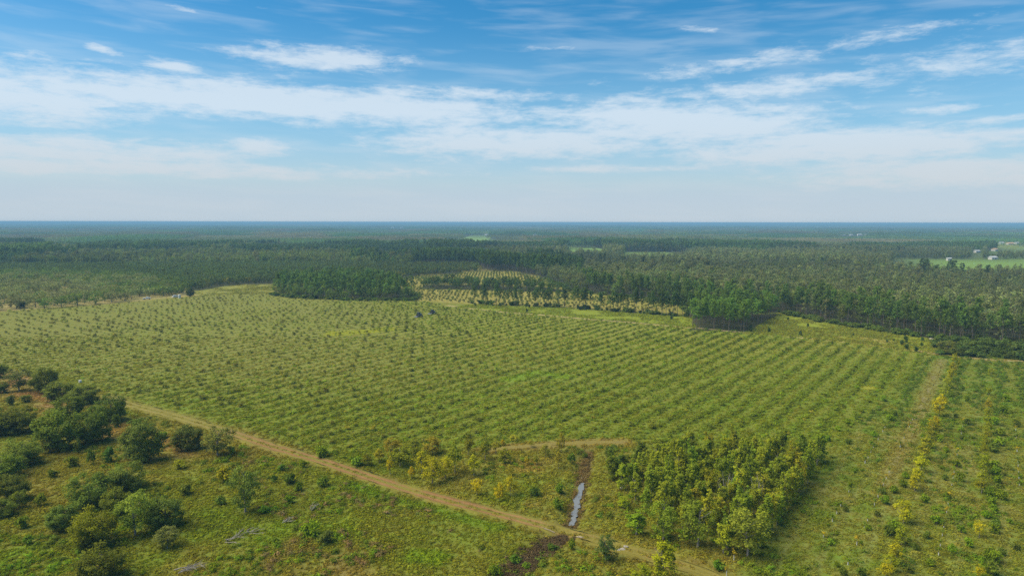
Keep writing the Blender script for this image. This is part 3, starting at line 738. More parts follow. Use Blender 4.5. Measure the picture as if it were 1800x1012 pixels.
for k, (nm, co, ti, lo, hi, lb) in enumerate((('pine_forest', C_PINE, T_PINE, .62, 1.0, 'dense dark-green pine forest receding behind the fields'), ('swamp_forest', C_SWAMP, T_SWAMP, .70, 1.08, 'grey-olive swamp woodland with pale trunks behind the meadows'), ('broadleaf_forest', C_BROAD, T_BROAD, .62, 1.0, 'patches of rounded darker broadleaf woodland among the pines'))):
    s_ = typ == k; n = s_.sum(); zz = zone[s_][:, None]
    tt = jit(ti, n, .22, .08) * (.78 + .44 * zz) * btn[s_][:, None]
    if k == 1: tt = tt * np.where(rng.random((n, 1)) < .06, 1.5, 1.0)
    sc_ = rng.uniform(lo * .85, hi, n) * (.74 + .50 * zone[s_]) * bhh[s_]; w_ = sc_ * rng.uniform(.9, 1.25, n)
    scatter(nm, co, X[s_], Y[s_], np.stack([w_, w_, sc_], 1), tt, lb, 'forest', z=np.zeros(n))
# farther: stands of small-scale trees, each stand an irregular patch of crowns
def stand_mesh(seed, size, step, hh, pine, leafn, leaf):
    r = np.random.default_rng(seed); a_, b_ = np.meshgrid(np.arange(-size / 2, size / 2, step), np.arange(-size / 2, size / 2, step))
    x = a_.ravel() + r.uniform(-.5, .5, a_.size) * step; y = b_.ravel() + r.uniform(-.5, .5, a_.size) * step
    h = hh * r.uniform(.7, 1.12, len(x)); n = len(x); idx = np.repeat(np.arange(n), leafn)
    o3 = r.normal(size=(n * leafn, 3)) * np.array((step * .26, step * .26, hh * (.15 if pine else .13)))
    C = np.stack([x[idx], y[idx], h[idx] - hh * .22], 1) + o3; C[:, 2] = np.clip(C[:, 2], 1.0, None)
    tn = r.uniform(.15, .85, n); V, Fq = leaves(C, leaf * r.uniform(.7, 1.3, len(C)), .25, None, 1, seed)
    tone = np.repeat(np.clip(tn[idx] + r.normal(size=len(C)) * .12, 0, 1), 4)
    tb = MB()
    for i in range(0, n, 5): tb.tube([(x[i], y[i], -.2), (x[i], y[i], h[i] * .8)], [.25, .12], 3)
    Fa = np.vstack([Fq, np.array(tb.f) + len(V)])
    return mesh_np('stand', np.vstack([V, np.array(tb.v)]), Fa, [M_LEAF, M_BARK_PALE], {'tone': np.concatenate([tone, np.full(len(tb.v), .5)])}, [0] * len(Fq) + [1] * len(tb.f))
C_ST = proto_collection('stand_proto', [stand_mesh(s_, 64, 6.4, 16 if s_ % 2 else 14, s_ % 2, 13, 1.15) for s_ in (1, 2, 3, 4)])
C_FAR = proto_collection('far_stand_proto', [stand_mesh(10 + s_, 300, 15, 16, s_ % 2, 7, 4.2) for s_ in (1, 2, 3)])
def far_wood(name, coll, y0, y1, step, label):
    x, y = jgrid(-y1, y1, y0, y1, step, .2)
    r_ = np.hypot(x, y); ok = view(x, y, .92, 60) & (y > y0) & ~cleared(x, y)
    for dx, dy in ((1, 0), (-1, 0), (0, 1), (0, -1)): ok &= ~cleared(x + dx * step * .35, y + dy * step * .35)
    x, y = x[ok], y[ok]; n = len(x)
    sh = fbm(x, y * .5, step * 7, 401, 3); ln = fbm(x * .4, y, step * 9, 402, 2)
    ti = np.array(T_PINE) * sst(sh, .40, .60)[:, None] + np.array((.102, .130, .056)) * (1 - sst(sh, .40, .60)[:, None])
    bk, bt, bh = block(x, y, max(230.0, step * 3.2), 505)
    ti = np.where((bk < .22)[:, None], np.array((.135, .135, .075)), np.where((bk > .72)[:, None], np.array((.070, .140, .040)), ti))
    ti = ti * (.62 + .35 * ln[:, None] + .48 * bt[:, None])
    s_ = 1.04 + rng.uniform(0, .06, n)
    return scatter(name, coll, x, y, np.stack([s_, s_, (.30 + .75 * fbm(x, y, step * 3, 403, 2)) * (.55 + .75 * bh)], 1), jit(ti, n, .12, .05), label, 'forest', z=np.zeros(n), rz=rng.integers(0, 4, n) * math.pi / 2)
far_wood('distant_forest', C_ST, 1545, 6000, 60, 'distant blue-green forest stretching across the plain')
far_wood('horizon_forest', C_FAR, 5990, 34000, 290, 'hazy blue forest band lying along the horizon')

# clumps and stands with known outlines
def fill(P, step, jj=.4):
    x, y = jgrid(P[:, 0].min(), P[:, 0].max(), P[:, 1].min(), P[:, 1].max(), step, jj); s_ = inpoly(x, y, P); return x[s_], y[s_]
x, y = fill(STAND, 5.0); d_, _ = dline(x, y, GP([(1213, 580), (1260, 582), (1310, 586), (1345, 566), (1372, 551)])); o_ = np.argsort(d_)
for i in o_[:90]:
    plant('pine_tree', random.choice(PINE), float(x[i]), float(y[i]), random.uniform(10.5, 17), random.uniform(2.2, 3.0), vary((.095, .168, .036), .18), 'slender pine in the square stand that juts out to the farm lane', 'tree', 'pines of the stand by the farm lane')
i = o_[90:]; s_ = rng.uniform(.72, .92, len(i)); scatter('pine_stand', C_PINE, x[i], y[i], np.stack([s_, s_, s_], 1), jit((.095, .168, .036), len(i)), 'inner rows of the pine stand beside the farm lane', 'forest')
x, y = fill(CLUMP_A, 5.0); pines = rng.random(len(x)) < .45; d_, _ = dline(x, y, GP([(478, 517), (510, 522), (560, 526), (640, 527), (722, 528), (730, 521)])); o_ = np.argsort(d_)
for i in o_[:100]:
    pr, h_, r_, ti = (random.choice(PINE), random.uniform(7, 15.5), random.uniform(2.2, 3.2), (.088, .155, .040)) if pines[i] else (random.choice(BROAD), random.uniform(4.5, 11), random.uniform(2.4, 4), (.100, .155, .040))
    nm = 'pine_tree' if pines[i] else 'broadleaf_tree'
    plant(nm, pr, float(x[i]), float(y[i]), h_, r_, vary(ti, .18), ('dark pine' if pines[i] else 'dense dark broadleaf tree') + ' in the wooded island behind the planted field', 'tree', 'pines of the wooded island' if pines[i] else 'broadleaf trees of the wooded island')
i = o_[100:]; s_ = rng.uniform(.45, .88, len(i)); scatter('island_wood', C_PINE, x[i], y[i], np.stack([s_ * 1.1, s_ * 1.1, s_], 1), jit((.086, .152, .040), len(i)), 'inner trees of the wooded island behind the field', 'forest')
x, y = fill(CLUMP_B, 6.8)
for i in range(len(x)):
    plant('broadleaf_tree', random.choice(BROAD + PINE[:1]), float(x[i]), float(y[i]), random.uniform(7, 11), random.uniform(2.8, 3.8), vary((.058, .10, .03), .18), 'dark tree in the narrow strip between the two far orchards', 'tree', 'trees of the strip between the far orchards')
# line of pines on the near side of the far orchard, denser towards the wood
LP = GP([(832, 535), (900, 537), (1000, 542), (1090, 547), (1160, 552), (1218, 558)])
seg = np.concatenate([[0], np.cumsum(np.hypot(*np.diff(LP, axis=0).T))]); n = 0
for t_ in np.linspace(0, 1, 92):
    if random.random() > .40 + .5 * t_: continue
    d_ = t_ * seg[-1]; x = np.interp(d_, seg, LP[:, 0]) + random.uniform(-2, 2); y = np.interp(d_, seg, LP[:, 1]) + random.uniform(-7, 5)
    plant('pine_tree', random.choice(PINE), x, y, random.uniform(10, 16.5), random.uniform(1.8, 2.8), vary((.060, .105, .034), .15), 'lone slender pine in the thin line in front of the far orchard', 'tree', 'pines in line before the far orchard')
    if random.random() < .5: plant('shrub', random.choice(BUSH), x + random.uniform(-4, 4), y + random.uniform(-2, 2), random.uniform(1.5, 3), random.uniform(1.2, 2.2), vary((.05, .085, .026)), 'low dark shrub at the foot of the thin pine line', 'shrub', 'shrubs under the pine line')
# tall dark pines standing above the grey woodland in front of the far fields
EA = [985, 1000, 1022, 1055, 1062, 1095, 1130, 1145, 1165, 1200]; EB = [1600, 1620, 1627, 1645, 1668, 1676, 1690, 1735]
for k, (px, py, h_) in enumerate(((1000, 468, 17), (1022, 470, 18), (1055, 472, 20), (1062, 468, 18), (1095, 474, 17), (1130, 476, 18), (1145, 474, 17), (1165, 474, 18), (985, 462, 16), (1200, 478, 16), (1620, 492, 22), (1627, 490, 21), (1668, 494, 21), (1676, 492, 20), (1690, 494, 18), (1600, 488, 17), (1645, 492, 16), (1735, 496, 17))):
    x, y = G(px, py); plant('emergent_pine', random.choice(PINE), x, y, h_, random.uniform(3.4, 4.6), vary((.042, .066, .028), .1), 'tall dark pine above the grey woodland, %s from the left before the %s' % ((ORD[sorted(EA).index(px)], 'central distant fields') if px < 1400 else (ORD[sorted(EB).index(px)], 'farmhouse field')), 'tree', 'emergent pines by the distant fields')
# dark plantation behind the left-hand orchard
A_ = []
for v in np.arange(-60, 60):
    pass
x, y = fill(PLANT, 6.6, .3); d_, _ = dline(x, y, GP([(345, 511), (400, 502), (470, 499), (560, 496), (660, 494), (760, 484), (845, 477)])); o_ = np.argsort(d_)
o_ = [i for i in o_ if abs(x[i]) < .8 * y[i]]
for i in o_[:120]:
    plant('evergreen_tree', random.choice(DARK), float(x[i]), float(y[i]), random.uniform(6.5, 9), random.uniform(2.8, 3.6), vary(T_DARK if random.random() > .12 else (.14, .15, .03), .2), 'dark rounded evergreen in the front row of the far plantation', 'tree', 'front row of the far plantation')
i = np.array(o_[120:]); lf = sst(x[i], -150, -260)[:, None]
scatter('evergreen_plantation', C_DARK, x[i], y[i], rng.uniform(.9, 1.25, len(i)), jit(np.array(T_DARK) * (1 - lf) + np.array((.075, .115, .036)) * lf, len(i)), 'dark evergreen plantation stretching behind the sandy orchard', 'forest')
# mature orchard on sandy rows, far left
c0 = rowc(*G(150, 515)); n = 0
x, y = [], []
ks = np.arange(-40, 40)
for k in ks:
    for s_ in np.arange(-60, 60):
        q = np.array([c0 + k * PITCHROW * 1.9, 0]); c_ = c0 + k * PITCHROW * 1.9 + random.uniform(-.8, .8); a_ = 300 + s_ * 10.5 + random.uniform(-1.5, 1.5)
        xx, yy = NV[0] * c_ + DV[0] * a_, NV[1] * c_ + DV[1] * a_
        x.append(xx); y.append(yy)
x = np.array(x); y = np.array(y); s_ = inpoly(x, y, GP([(-300, 585), (-100, 556), (0, 547), (70, 544), (140, 537), (225, 529), (330, 518), (300, 500), (180, 489), (60, 486), (-200, 490), (-300, 500)])) & (np.abs(x) < .82 * y)
for xx, yy in zip(x[s_], y[s_]):
    if random.random() < .05: continue
    far_ = yy > 640
    gr = random.random() < (.75 if (far_ or xx > -300) else .15)
    plant('orchard_tree', random.choice(PECAN), float(xx), float(yy), random.uniform(7.0, 9.5), random.uniform(4.8, 6.6), vary((.100, .155, .040) if gr else (.150, .180, .085), .12),
          ('fresh green' if gr else 'grey-green') + ' spreading orchard tree on the sandy rows beyond the field', 'tree', ('green' if gr else 'grey-green') + ' trees of the sandy orchard')
GREENZ = GP([(-300, 492), (60, 480), (200, 486), (300, 494), (342, 504), (322, 517), (238, 522), (190, 506), (80, 500), (-300, 515)])
x, y = fill(GREENZ, 7.6, .35); s_ = np.abs(x) < .8 * y; x, y = x[s_], y[s_]; o_ = np.argsort(y)
for i in o_[:150]:
    plant('bushy_tree', random.choice(PECAN), float(x[i]), float(y[i]), random.uniform(6.0, 8.5), random.uniform(3.4, 4.6), vary((.092, .148, .036) if random.random() < .7 else (.066, .104, .030), .15), 'bushy green tree packed behind the spreading sandy-orchard trees', 'tree', 'packed green trees behind the sandy orchard')
i = o_[150:]; q = rng.uniform(.6, .85, len(i)); scatter('packed_trees', C_PECAN, x[i], y[i], q, jit((.090, .142, .036), len(i), .2), 'far ranks of packed green trees behind the sandy orchard', 'forest')
for px, py, hp, wp, nm in ((334, 521, 16, 15, 'solitary dark round tree beside the sandy clearing'), (38, 541, 14, 17, 'small dark bushy tree on the sandy edge of the field'), (1665, 622, 26, 34, 'rounded olive thicket tree at the corner of the farm lane')):
    x, y, h_, r_ = at(px, py, hp, wp); plant('broadleaf_tree', random.choice(OAK), x, y, h_, r_, (.048, .075, .026) if px < 1000 else (.11, .125, .035), nm)
# far orchards: small trees in rows
C_SAP = proto_collection('sapling_proto', [joined(p_) for p_ in SAP])
for nm, P, lb in (('far_orchard_rows', ORCH_1, 'rows of small trees in the farther tan orchard'), ('near_orchard_rows', ORCH_2, 'rows of small trees in the tan orchard behind the pine line')):
    k, a_ = np.meshgrid(np.arange(-120, 120), np.arange(-150, 150)); c_ = C_C + k.ravel() * PITCHROW * 1.25; a_ = 500 + a_.ravel() * 5.2
    x, y = NV[0] * c_ + DV[0] * a_, NV[1] * c_ + DV[1] * a_; x = x + rng.uniform(-.5, .5, len(x)); y = y + rng.uniform(-.5, .5, len(x)); s_ = inpoly(x, y, P) & ~inpoly(x, y, CLUMP_B) & (rng.random(len(x)) < .93)
    scatter(nm, C_SAP, x[s_], y[s_], rng.uniform(1.0, 1.6, s_.sum()), jit((.10, .135, .036), s_.sum()), lb, 'orchard rows')
# thicket right of the lane
x, y = fill(THICKET, 3.2); s_ = (np.abs(x) < .85 * y) & (rng.random(len(x)) < .85)
C_BUSH = proto_collection('bush_proto', [joined(p_) for p_ in BUSH])
q = rng.uniform(1.2, 2.9, s_.sum()); scatter('thicket', C_BUSH, x[s_], y[s_], np.stack([q * 1.3, q * 1.3, q], 1), jit((.062, .098, .026), s_.sum(), .3), 'tangled green scrub between the wood and the farm lane', 'scrub')

# ------------------------------------------------------------------ planted field: saplings in rows
k, a_ = np.meshgrid(np.arange(-90, 40), np.arange(0, 220)); odd = (a_.ravel() % 2).astype(bool); c_ = C_C + k.ravel() * PITCHROW; a_ = 60 + a_.ravel() * 3.3
c_ = c_ + rng.uniform(-.6, .6, len(c_)); a_ = a_ + rng.uniform(-.8, .8, len(a_))
x, y = NV[0] * c_ + DV[0] * a_, NV[1] * c_ + DV[1] * a_
s_ = inpoly(x, y, FIELD) & (np.abs(x) < .86 * y + 8) & (rng.random(len(x)) < .60 + .4 * sst(fbm(x, y, 16, 77, 3), .34, .5))
lf = sst(x + .35 * (y - 300), 60, -70) * sst(y, 180, 260); s_ &= ~odd | (rng.random(len(x)) < .85 * (1 - lf))
x, y = x[s_], y[s_]; d1, _ = dline(x, y, TRACK1); d3, _ = dline(x, y, TRACK3); s_ = (d1 > 7) & (d3 > 5); x, y = x[s_], y[s_]
vis = np.abs(x) < .745 * y; o_ = np.argsort(np.where(vis, y, y + 1000)); big = o_[:300]; small = o_[300:]
def sap_size(x, y):
    q = .48 + .5 * fbm(x, y, 40, 71, 3) + .10 * sst(y, 230, 330); return q * rng.uniform(.38, 1.35, np.shape(x)) * (.86 + .14 * sst(x + .35 * (y - 300), 60, -70))
qs = sap_size(x, y)
def sap_tint(x, y, n): 
    g_ = sst(x + .35 * (y - 300), 40, -90)[:, None]; return jit(np.array((.126, .172, .018)) * (1 - g_) + np.array((.152, .176, .040)) * g_, n, .34)
ST_ = sap_tint(x, y, len(x))
for i in big:
    yl = random.random() < .06
    plant('field_sapling', random.choice(SAP), float(x[i]), float(y[i]), 1.75 * qs[i], 1.3 * qs[i], tuple(ST_[i]) if not yl else (.24, .23, .03), ('yellowing' if yl else 'small dark-green') + ' young tree in the near weedy rows of the planted field', 'sapling', ('yellowing' if yl else 'green') + ' young trees in the near field rows', 'stem')
scatter('field_saplings', C_SAP, x[small], y[small], np.stack([qs[small] * 1.25, qs[small] * 1.25, qs[small] * .9], 1), ST_[small], 'rows of young trees covering the far part of the planted field', 'orchard rows')
# weeds along the field rows
def tuft_mesh(seed, n, rad, hh, leaf):
    r = np.random.default_rng(seed); C = r.normal(size=(n, 3)) * np.array((rad * .5, rad * .5, hh * .28)); C[:, 2] = np.abs(C[:, 2]) + hh * .15
    V, Fq = leaves(C, leaf * r.uniform(.6, 1.3, n), .7, None, .8, seed); tone = np.repeat(np.clip(.5 + r.normal(size=n) * .2, 0, 1), 4)
    return mesh_np('tuft', V, Fq, [M_LEAF], {'tone': tone})
C_WEED = proto_collection('weed_proto', [tuft_mesh(300 + i, 46, .62, .75, .15) for i in range(4)])
C_TUFT = proto_collection('tuft_proto', [tuft_mesh(320 + i, 22, .42, .38, .13) for i in range(4)])
k, a_ = np.meshgrid(np.arange(-60, 40), np.arange(0, 560)); c_ = C_C + k.ravel() * PITCHROW; a_ = 90 + a_.ravel() * .8
c_ = c_ + rng.normal(size=len(c_)) * np.where(rng.random(len(c_)) < .3, 2.6, 1.0); a_ = a_ + rng.uniform(-.8, .8, len(a_)); x, y = NV[0] * c_ + DV[0] * a_, NV[1] * c_ + DV[1] * a_
den = fbm(x, y, 22, 611, 3); d1, _ = dline(x, y, TRACK1)
lf = sst(x + .35 * (y - 300), 40, -90) * sst(y, 190, 270)
s_ = inpoly(x, y, FIELD) & (np.abs(x) < .82 * y + 6) & (rng.random(len(x)) < (.45 + 1.0 * den) * (1 - .66 * lf)) & (d1 > 6)
x, y = x[s_], y[s_]; n = len(x); q = rng.uniform(.55, 1.35, n) * (.7 + .6 * fbm(x, y, 18, 612, 3))
g_ = sst(fbm(x, y, 12, 613, 3), .42, .62)[:, None]
scatter('row_weeds', C_WEED, x, y, np.stack([q * 1.15, q * 1.15, q * .95], 1), jit(np.array((.106, .150, .017)) * (1 - g_) + np.array((.132, .190, .017)) * g_, n, .28, .08), 'rough green weeds growing along the planted rows', 'weeds')

# grass and low weeds over all the near ground
def near_ground(n, ymax):
    y = 62 + (ymax - 62) * rng.random(n) ** 1.15; x = rng.uniform(-1, 1, n) * (.80 * y + 8); return x, y
x, y = near_ground(190000, 330); keep = rng.random(len(x)) < np.clip(y / 150, .35, 1) * np.clip(200 / y, 0, 1)
x, y = x[keep], y[keep]; d1, _ = dline(x, y, TRACK1); d2, _ = dline(x, y, TRACK2); dd, _ = dline(x, y, DITCH)
s_ = ((d1 > 1.7 + rng.random(len(x)) * 1.5) | ((d1 < .45) & (rng.random(len(x)) < .5))) & (d2 > 1.6) & (dd > 1.3) & (~inpoly(x, y, FIELD) | (rng.random(len(x)) < .5)); x, y = x[s_], y[s_]
gc = ground_colour(x, y); n = len(x); hgt = fbm(x, y, 7, 701, 3)
q = rng.uniform(.5, 1.25, n) * (.55 + .9 * hgt)
q = np.where(inpoly(x, y, RIGHT), q * .8, q)
scatter('meadow_grass', C_TUFT, x, y, np.stack([q * 1.25, q * 1.25, q], 1), jit(gc * .90, n, .18, .06), 'rough mixed grass and weeds covering the foreground', 'grass')
# patches of taller weeds in the foreground
x, y = near_ground(26000, 200); m_ = fbm(x, y, 11, 801, 4); d1, _ = dline(x, y, TRACK1); d2, _ = dline(x, y, TRACK2)
px_r = inpoly(x, y, RIGHT); s_ = (m_ > np.where(px_r, .60, .555)) & (d1 > 4.5) & (d2 > 3) & ~inpoly(x, y, FIELD) & (rng.random(len(x)) < .55); x, y = x[s_], y[s_]; n = len(x)
kind = sst(fbm(x, y, 8, 802, 3), .45, .6)[:, None]; brn = (inpoly(x, y, GP([(420, 800), (560, 830), (760, 890), (900, 925), (960, 945), (850, 1050), (480, 1050), (440, 900)])) & (rng.random(n) < .30))[:, None]
tt = np.array((.080, .118, .018)) * (1 - kind) + np.array((.105, .165, .014)) * kind; tt = np.where(brn, np.array((.15, .115, .062)), tt)
q = rng.uniform(.6, 1.6, n); scatter('tall_weeds', C_WEED, x, y, np.stack([q, q, q], 1), jit(tt, n, .25, .1), 'patches of taller green and brown weeds in the foreground', 'weeds')
k, a_ = np.meshgrid(np.arange(-6, 14), np.arange(0, 600)); c_ = C_C + (k.ravel() + .45) * PITCHROW; a_ = 90 + a_.ravel() * .55
c_ = c_ + rng.normal(size=len(c_)) * 1.1; x, y = NV[0] * c_ + DV[0] * a_, NV[1] * c_ + DV[1] * a_; y = y + rng.uniform(-1, 1, len(y)); d4, _ = dline(x, y, TRACK4)
s_ = inpoly(x, y, RIGHT) & (np.abs(x) < .82 * y) & (rng.random(len(x)) < sst(y, 150, 215) * (.35 + .65 * sst(fbm(x, y, 25, 901, 3), .36, .56)) + .10) & (d4 > 2.5); x, y = x[s_], y[s_]; n = len(x)
q = rng.uniform(.6, 1.5, n); g_ = rng.random((n, 1)); scatter('strip_weeds', C_WEED, x, y, np.stack([q * 1.1, q * 1.1, q], 1), jit(np.array((.055, .090, .018)) * (1 - g_) + np.array((.085, .150, .014)) * g_, n, .25), 'green weed strips between the rows by the frame edge', 'weeds')
for nm, P, cnt, col, lb in (('meadow_tufts', MEADOW_2, 9000, (0.156, 0.182, 0.030), 'rough grass tufts on the yellow-green meadow below the wood'), ('lane_meadow_tufts', MEADOW_1, 7000, (0.150, 0.189, 0.026), 'rough grass tufts on the strip of meadow by the farm lane'), ('clearing_tufts', CLEAR_L, 3000, (0.156, 0.176, 0.040), 'rough grass tufts in the clearing beyond the field')):
    x = rng.uniform(P[:, 0].min(), P[:, 0].max(), cnt * 3); y = rng.uniform(P[:, 1].min(), P[:, 1].max(), cnt * 3); m_ = inpoly(x, y, P) & (rng.random(cnt * 3) < sst(fbm(x, y, 16, 950, 3), .35, .62)); x, y = x[m_][:cnt], y[m_][:cnt]; n = len(x)
    q = rng.uniform(.6, 1.7, n); scatter(nm, C_TUFT, x, y, np.stack([q * 1.6, q * 1.6, q], 1), jit(col, n, .35, .12), lb, 'grass')
# shrubs closing the foot of the woods
x, y = [], []
for P, cnt in ((GP([(1374, 550), (1480, 573), (1560, 584), (1642, 597), (1800, 607), (2000, 620)]), 220), (GP([(478, 519), (510, 524), (560, 527), (640, 529), (722, 529), (732, 522)]), 160), (GP([(960, 491), (1012, 514), (1090, 521), (1195, 536), (1217, 557)]), 150), (GP([(830, 535), (1000, 542), (1216, 558)]), 60)):
    sg = np.concatenate([[0], np.cumsum(np.hypot(*np.diff(P, axis=0).T))]); t_ = rng.random(cnt) * sg[-1]
    x.append(np.interp(t_, sg, P[:, 0]) + rng.normal(size=cnt) * 1.5); y.append(np.interp(t_, sg, P[:, 1]) + np.abs(rng.normal(size=cnt)) * 5)
x, y = np.concatenate(x), np.concatenate(y); q = rng.uniform(.7, 2.3, len(x)); scatter('wood_edge_scrub', C_BUSH, x, y, np.stack([q * 1.2, q * 1.2, q], 1), jit((.075, .118, .028), len(x), .3), 'low dark undergrowth along the foot of the woods', 'scrub')
# dark brown reeds in the two ditches
for nm, D_, w_, col, lb, npt in (('ditch_reeds', DITCH, 1.6, (.13, .10, .05), 'brown dead reeds along the water-filled ditch', 420), ('ditch_scrub', DITCH2, 2.4, (.085, .066, .045), 'dark brown dead weeds filling the ditch below the track', 900)):
    t_ = rng.random(npt); seg = np.concatenate([[0], np.cumsum(np.hypot(*np.diff(D_, axis=0).T))]); seg /= seg[-1]
    x = np.interp(t_, seg, D_[:, 0]) + rng.normal(size=npt) * w_ * .5; y = np.interp(t_, seg, D_[:, 1]) + rng.normal(size=npt) * w_ * .3
    s_ = ~inpoly(x, y, WV); x, y = x[s_], y[s_]; q = rng.uniform(.5, 1.1, len(x)); scatter(nm, C_WEED, x, y, q, jit(col, len(x), .3), lb, 'reeds')

# ------------------------------------------------------------------ foreground trees, one by one
T_OAK = (.100, .132, .030); T_OLIVE = (.105, .132, .022); T_YG = (.150, .178, .018); T_GREY = (.098, .120, .044)
LEFT = [  # base px, py, height px, width px, prototype, tint, label
    (79, 690, 49, 45, OAK, T_OAK, 'dark tall-headed oak standing on the red soil'),
    (34, 688, 44, 48, OPEN, T_GREY, 'grey-green thin oak beside the dark one on red soil'),
    (-4, 664, 26, 34, OAK, T_OAK, 'dark oak cut by the frame edge above the red soil'),
    (2, 690, 22, 26, OAK, T_OAK, 'low dark oak at the frame edge below the red soil'),
    (107, 702, 36, 52, OAK, (0.120, 0.156, 0.034), 'olive-tinged oak at the back of the large oak clump'),
    (150, 708, 34, 52, OAK, T_OAK, 'oak between the back and the track end of the large clump'),
    (196, 740, 52, 52, OAK, (0.079, 0.121, 0.028), 'darkest round oak where the dirt track meets the clump'),
    (120, 735, 42, 58, OAK, (0.105, 0.151, 0.031), 'oak in the middle of the large clump'),
    (162, 777, 66, 64, OAK, (0.092, 0.141, 0.029), 'broad oak at the front of the clump toward the track'),
    (103, 789, 76, 76, OAK, (0.110, 0.156, 0.028), 'largest oak at the front of the large clump'),
    (34, 762, 52, 58, OAK, T_OAK, 'dark oak left of the largest clump'),
    (4, 764, 42, 52, OAK, (0.100, 0.147, 0.032), 'dark oak half outside the frame beside the clump'),
    (40, 816, 50, 64, OAK, (0.124, 0.166, 0.034), 'rounded oak with grey-green crown below the large clump'),
    (6, 840, 48, 60, OAK, (0.115, 0.166, 0.028), 'wide oak at the frame edge above the lower slope'),
    (87, 795, 26, 34, OPEN, (0.151, 0.166, 0.047), 'small grey-olive tree at the foot of the largest oak'),
    (249, 809, 76, 68, OAK, (0.100, 0.133, 0.034), 'big upright oak standing alone beside the clump'),
    (332, 788, 46, 52, OAK, (0.095, 0.129, 0.036), 'dark bushy oak beside the track, left of a pair'),
    (383, 800, 54, 64, OPEN, (0.136, 0.160, 0.045), 'oak with pale visible trunk beside the track, right of a pair'),
    (431, 898, 86, 62, OPEN, (0.124, 0.186, 0.041), 'slender airy tree with pale trunk among the weeds'),
    (222, 860, 52, 64, OAK, T_OAK, 'oak behind the pale-trunked tree of the lower group'),
    (159, 886, 60, 74, OAK, (0.092, 0.136, 0.028), 'large dark oak at the back of the lower group'),
    (111, 931, 48, 52, OAK, (0.087, 0.129, 0.031), 'dark oak at the left of the lower group'),
    (204, 902, 48, 50, OAK, T_OLIVE, 'yellow-olive tree in the middle of the lower group'),
    (238, 940, 82, 72, OPEN, (0.140, 0.186, 0.031), 'tree with a bare pale trunk in the lower group'),
    (290, 925, 56, 66, OAK, (0.095, 0.144, 0.034), 'dark spreading oak at the right of the lower group'),
    (294, 962, 40, 44, OPEN, (0.140, 0.171, 0.056), 'small grey-green tree with a broken white stem beside it'),
    (165, 958, 72, 78, OAK, T_YG, 'large yellow-green tree at the front of the lower group'),
    (176, 1016, 64, 84, OAK, T_OLIVE, 'olive tree at the bottom edge below the yellow-green one'),
    (23, 878, 50, 54, OAK, T_OAK, 'dark oak on the lower slope near the frame edge'),
    (34, 892, 34, 30, OPEN, T_OLIVE, 'small olive tree beside the dark slope oak'),
    (4, 906, 34, 44, OAK, (0.110, 0.156, 0.031), 'low oak half outside the frame on the lower slope'),
]
for px, py, hp, wp, pr, ti, lb in LEFT:
    x, y, h_, r_ = at(px, py, hp, wp); plant('oak_tree', random.choice(pr), x, y, h_, r_ * 1.05, ti, lb)
YG = [ # yellow grove by the track
    (686, 833, 33, 17, 'y', 'thin bright yellow tree nearest the dirt track'), (723, 840, 22, 15, 'y', 'smallest bright orange-yellow tree by the track'), (760, 850, 47, 40, 'g', 'large golden tree at the front of the yellow grove'),
    (783, 841, 38, 36, 'g', 'golden tree right behind the front one of the grove'), (742, 832, 42, 32, 'g', 'golden-green tree left of the front golden pair'), (800, 832, 56, 34, 'o', 'tall olive tree in the middle of the yellow grove'),
    (703, 818, 36, 42, 'o', 'wide olive tree left in the yellow grove'), (690, 809, 43, 36, 'b', 'brownish-olive tree at the back left of the grove'), (728, 806, 36, 32, 'o', 'olive tree behind the golden-green one'),
    (760, 797, 30, 40, 'b', 'brownish tree at the back of the yellow grove'), (823, 800, 34, 24, 'o', 'narrow olive tree at the back by the straw track'), (833, 837, 37, 30, 'g', 'rounded golden-olive tree at the right of the grove'),
    (853, 809, 35, 26, 'o', 'olive tree with clear white stem beside the straw track'), (872, 796, 24, 22, 'b', 'low brownish tree by the straw track'), (887, 816, 30, 28, 'o', 'pale olive tree alone right of the grove'),
    (838, 871, 32, 22, 'y', 'thin yellow tree by the track, right of the grove'), (878, 881, 34, 22, 'y', 'golden tree closest to the track near the ditch'), (898, 872, 36, 28, 'g', 'larger golden tree beside the one near the ditch'),
    (896, 837, 20, 16, 'b', 'small brownish tree on the dry grass'), (926, 818, 16, 10, 'y', 'tiny pale yellow tree on the dry grass'), (943, 818, 17, 14, 'o', 'small dark olive tree leaning on the dry grass'),
    (959, 803, 22, 20, 'o', 'round green-olive tree on the dry grass'), (982, 824, 30, 18, 'b', 'brown-tinged tree beside the ditch bank'), (986, 794, 34, 20, 'b', 'rusty-brown tree at the end of the straw track'),
    (934, 786, 14, 14, 'b', 'small rusty tree on the straw track edge'), (884, 783, 11, 10, 'y', 'small bright yellow sapling on the straw track edge'), (646, 818, 22, 24, 'o', 'grey-olive bushy tree at the left end of the grove'), (667, 811, 24, 26, 'b', 'brown-olive tree second from the left end of the grove')]
TY = {'y': (.33, .285, .014), 'g': (.245, .235, .014), 'o': (.160, .175, .020), 'b': (.205, .185, .024)}
for px, py, hp, wp, c_, lb in YG:
    x, y, h_, r_ = at(px, py, hp, wp); plant('young_tree', random.choice(YELLOW), x, y, h_, r_ * 1.05, vary(TY[c_], .06), lb)
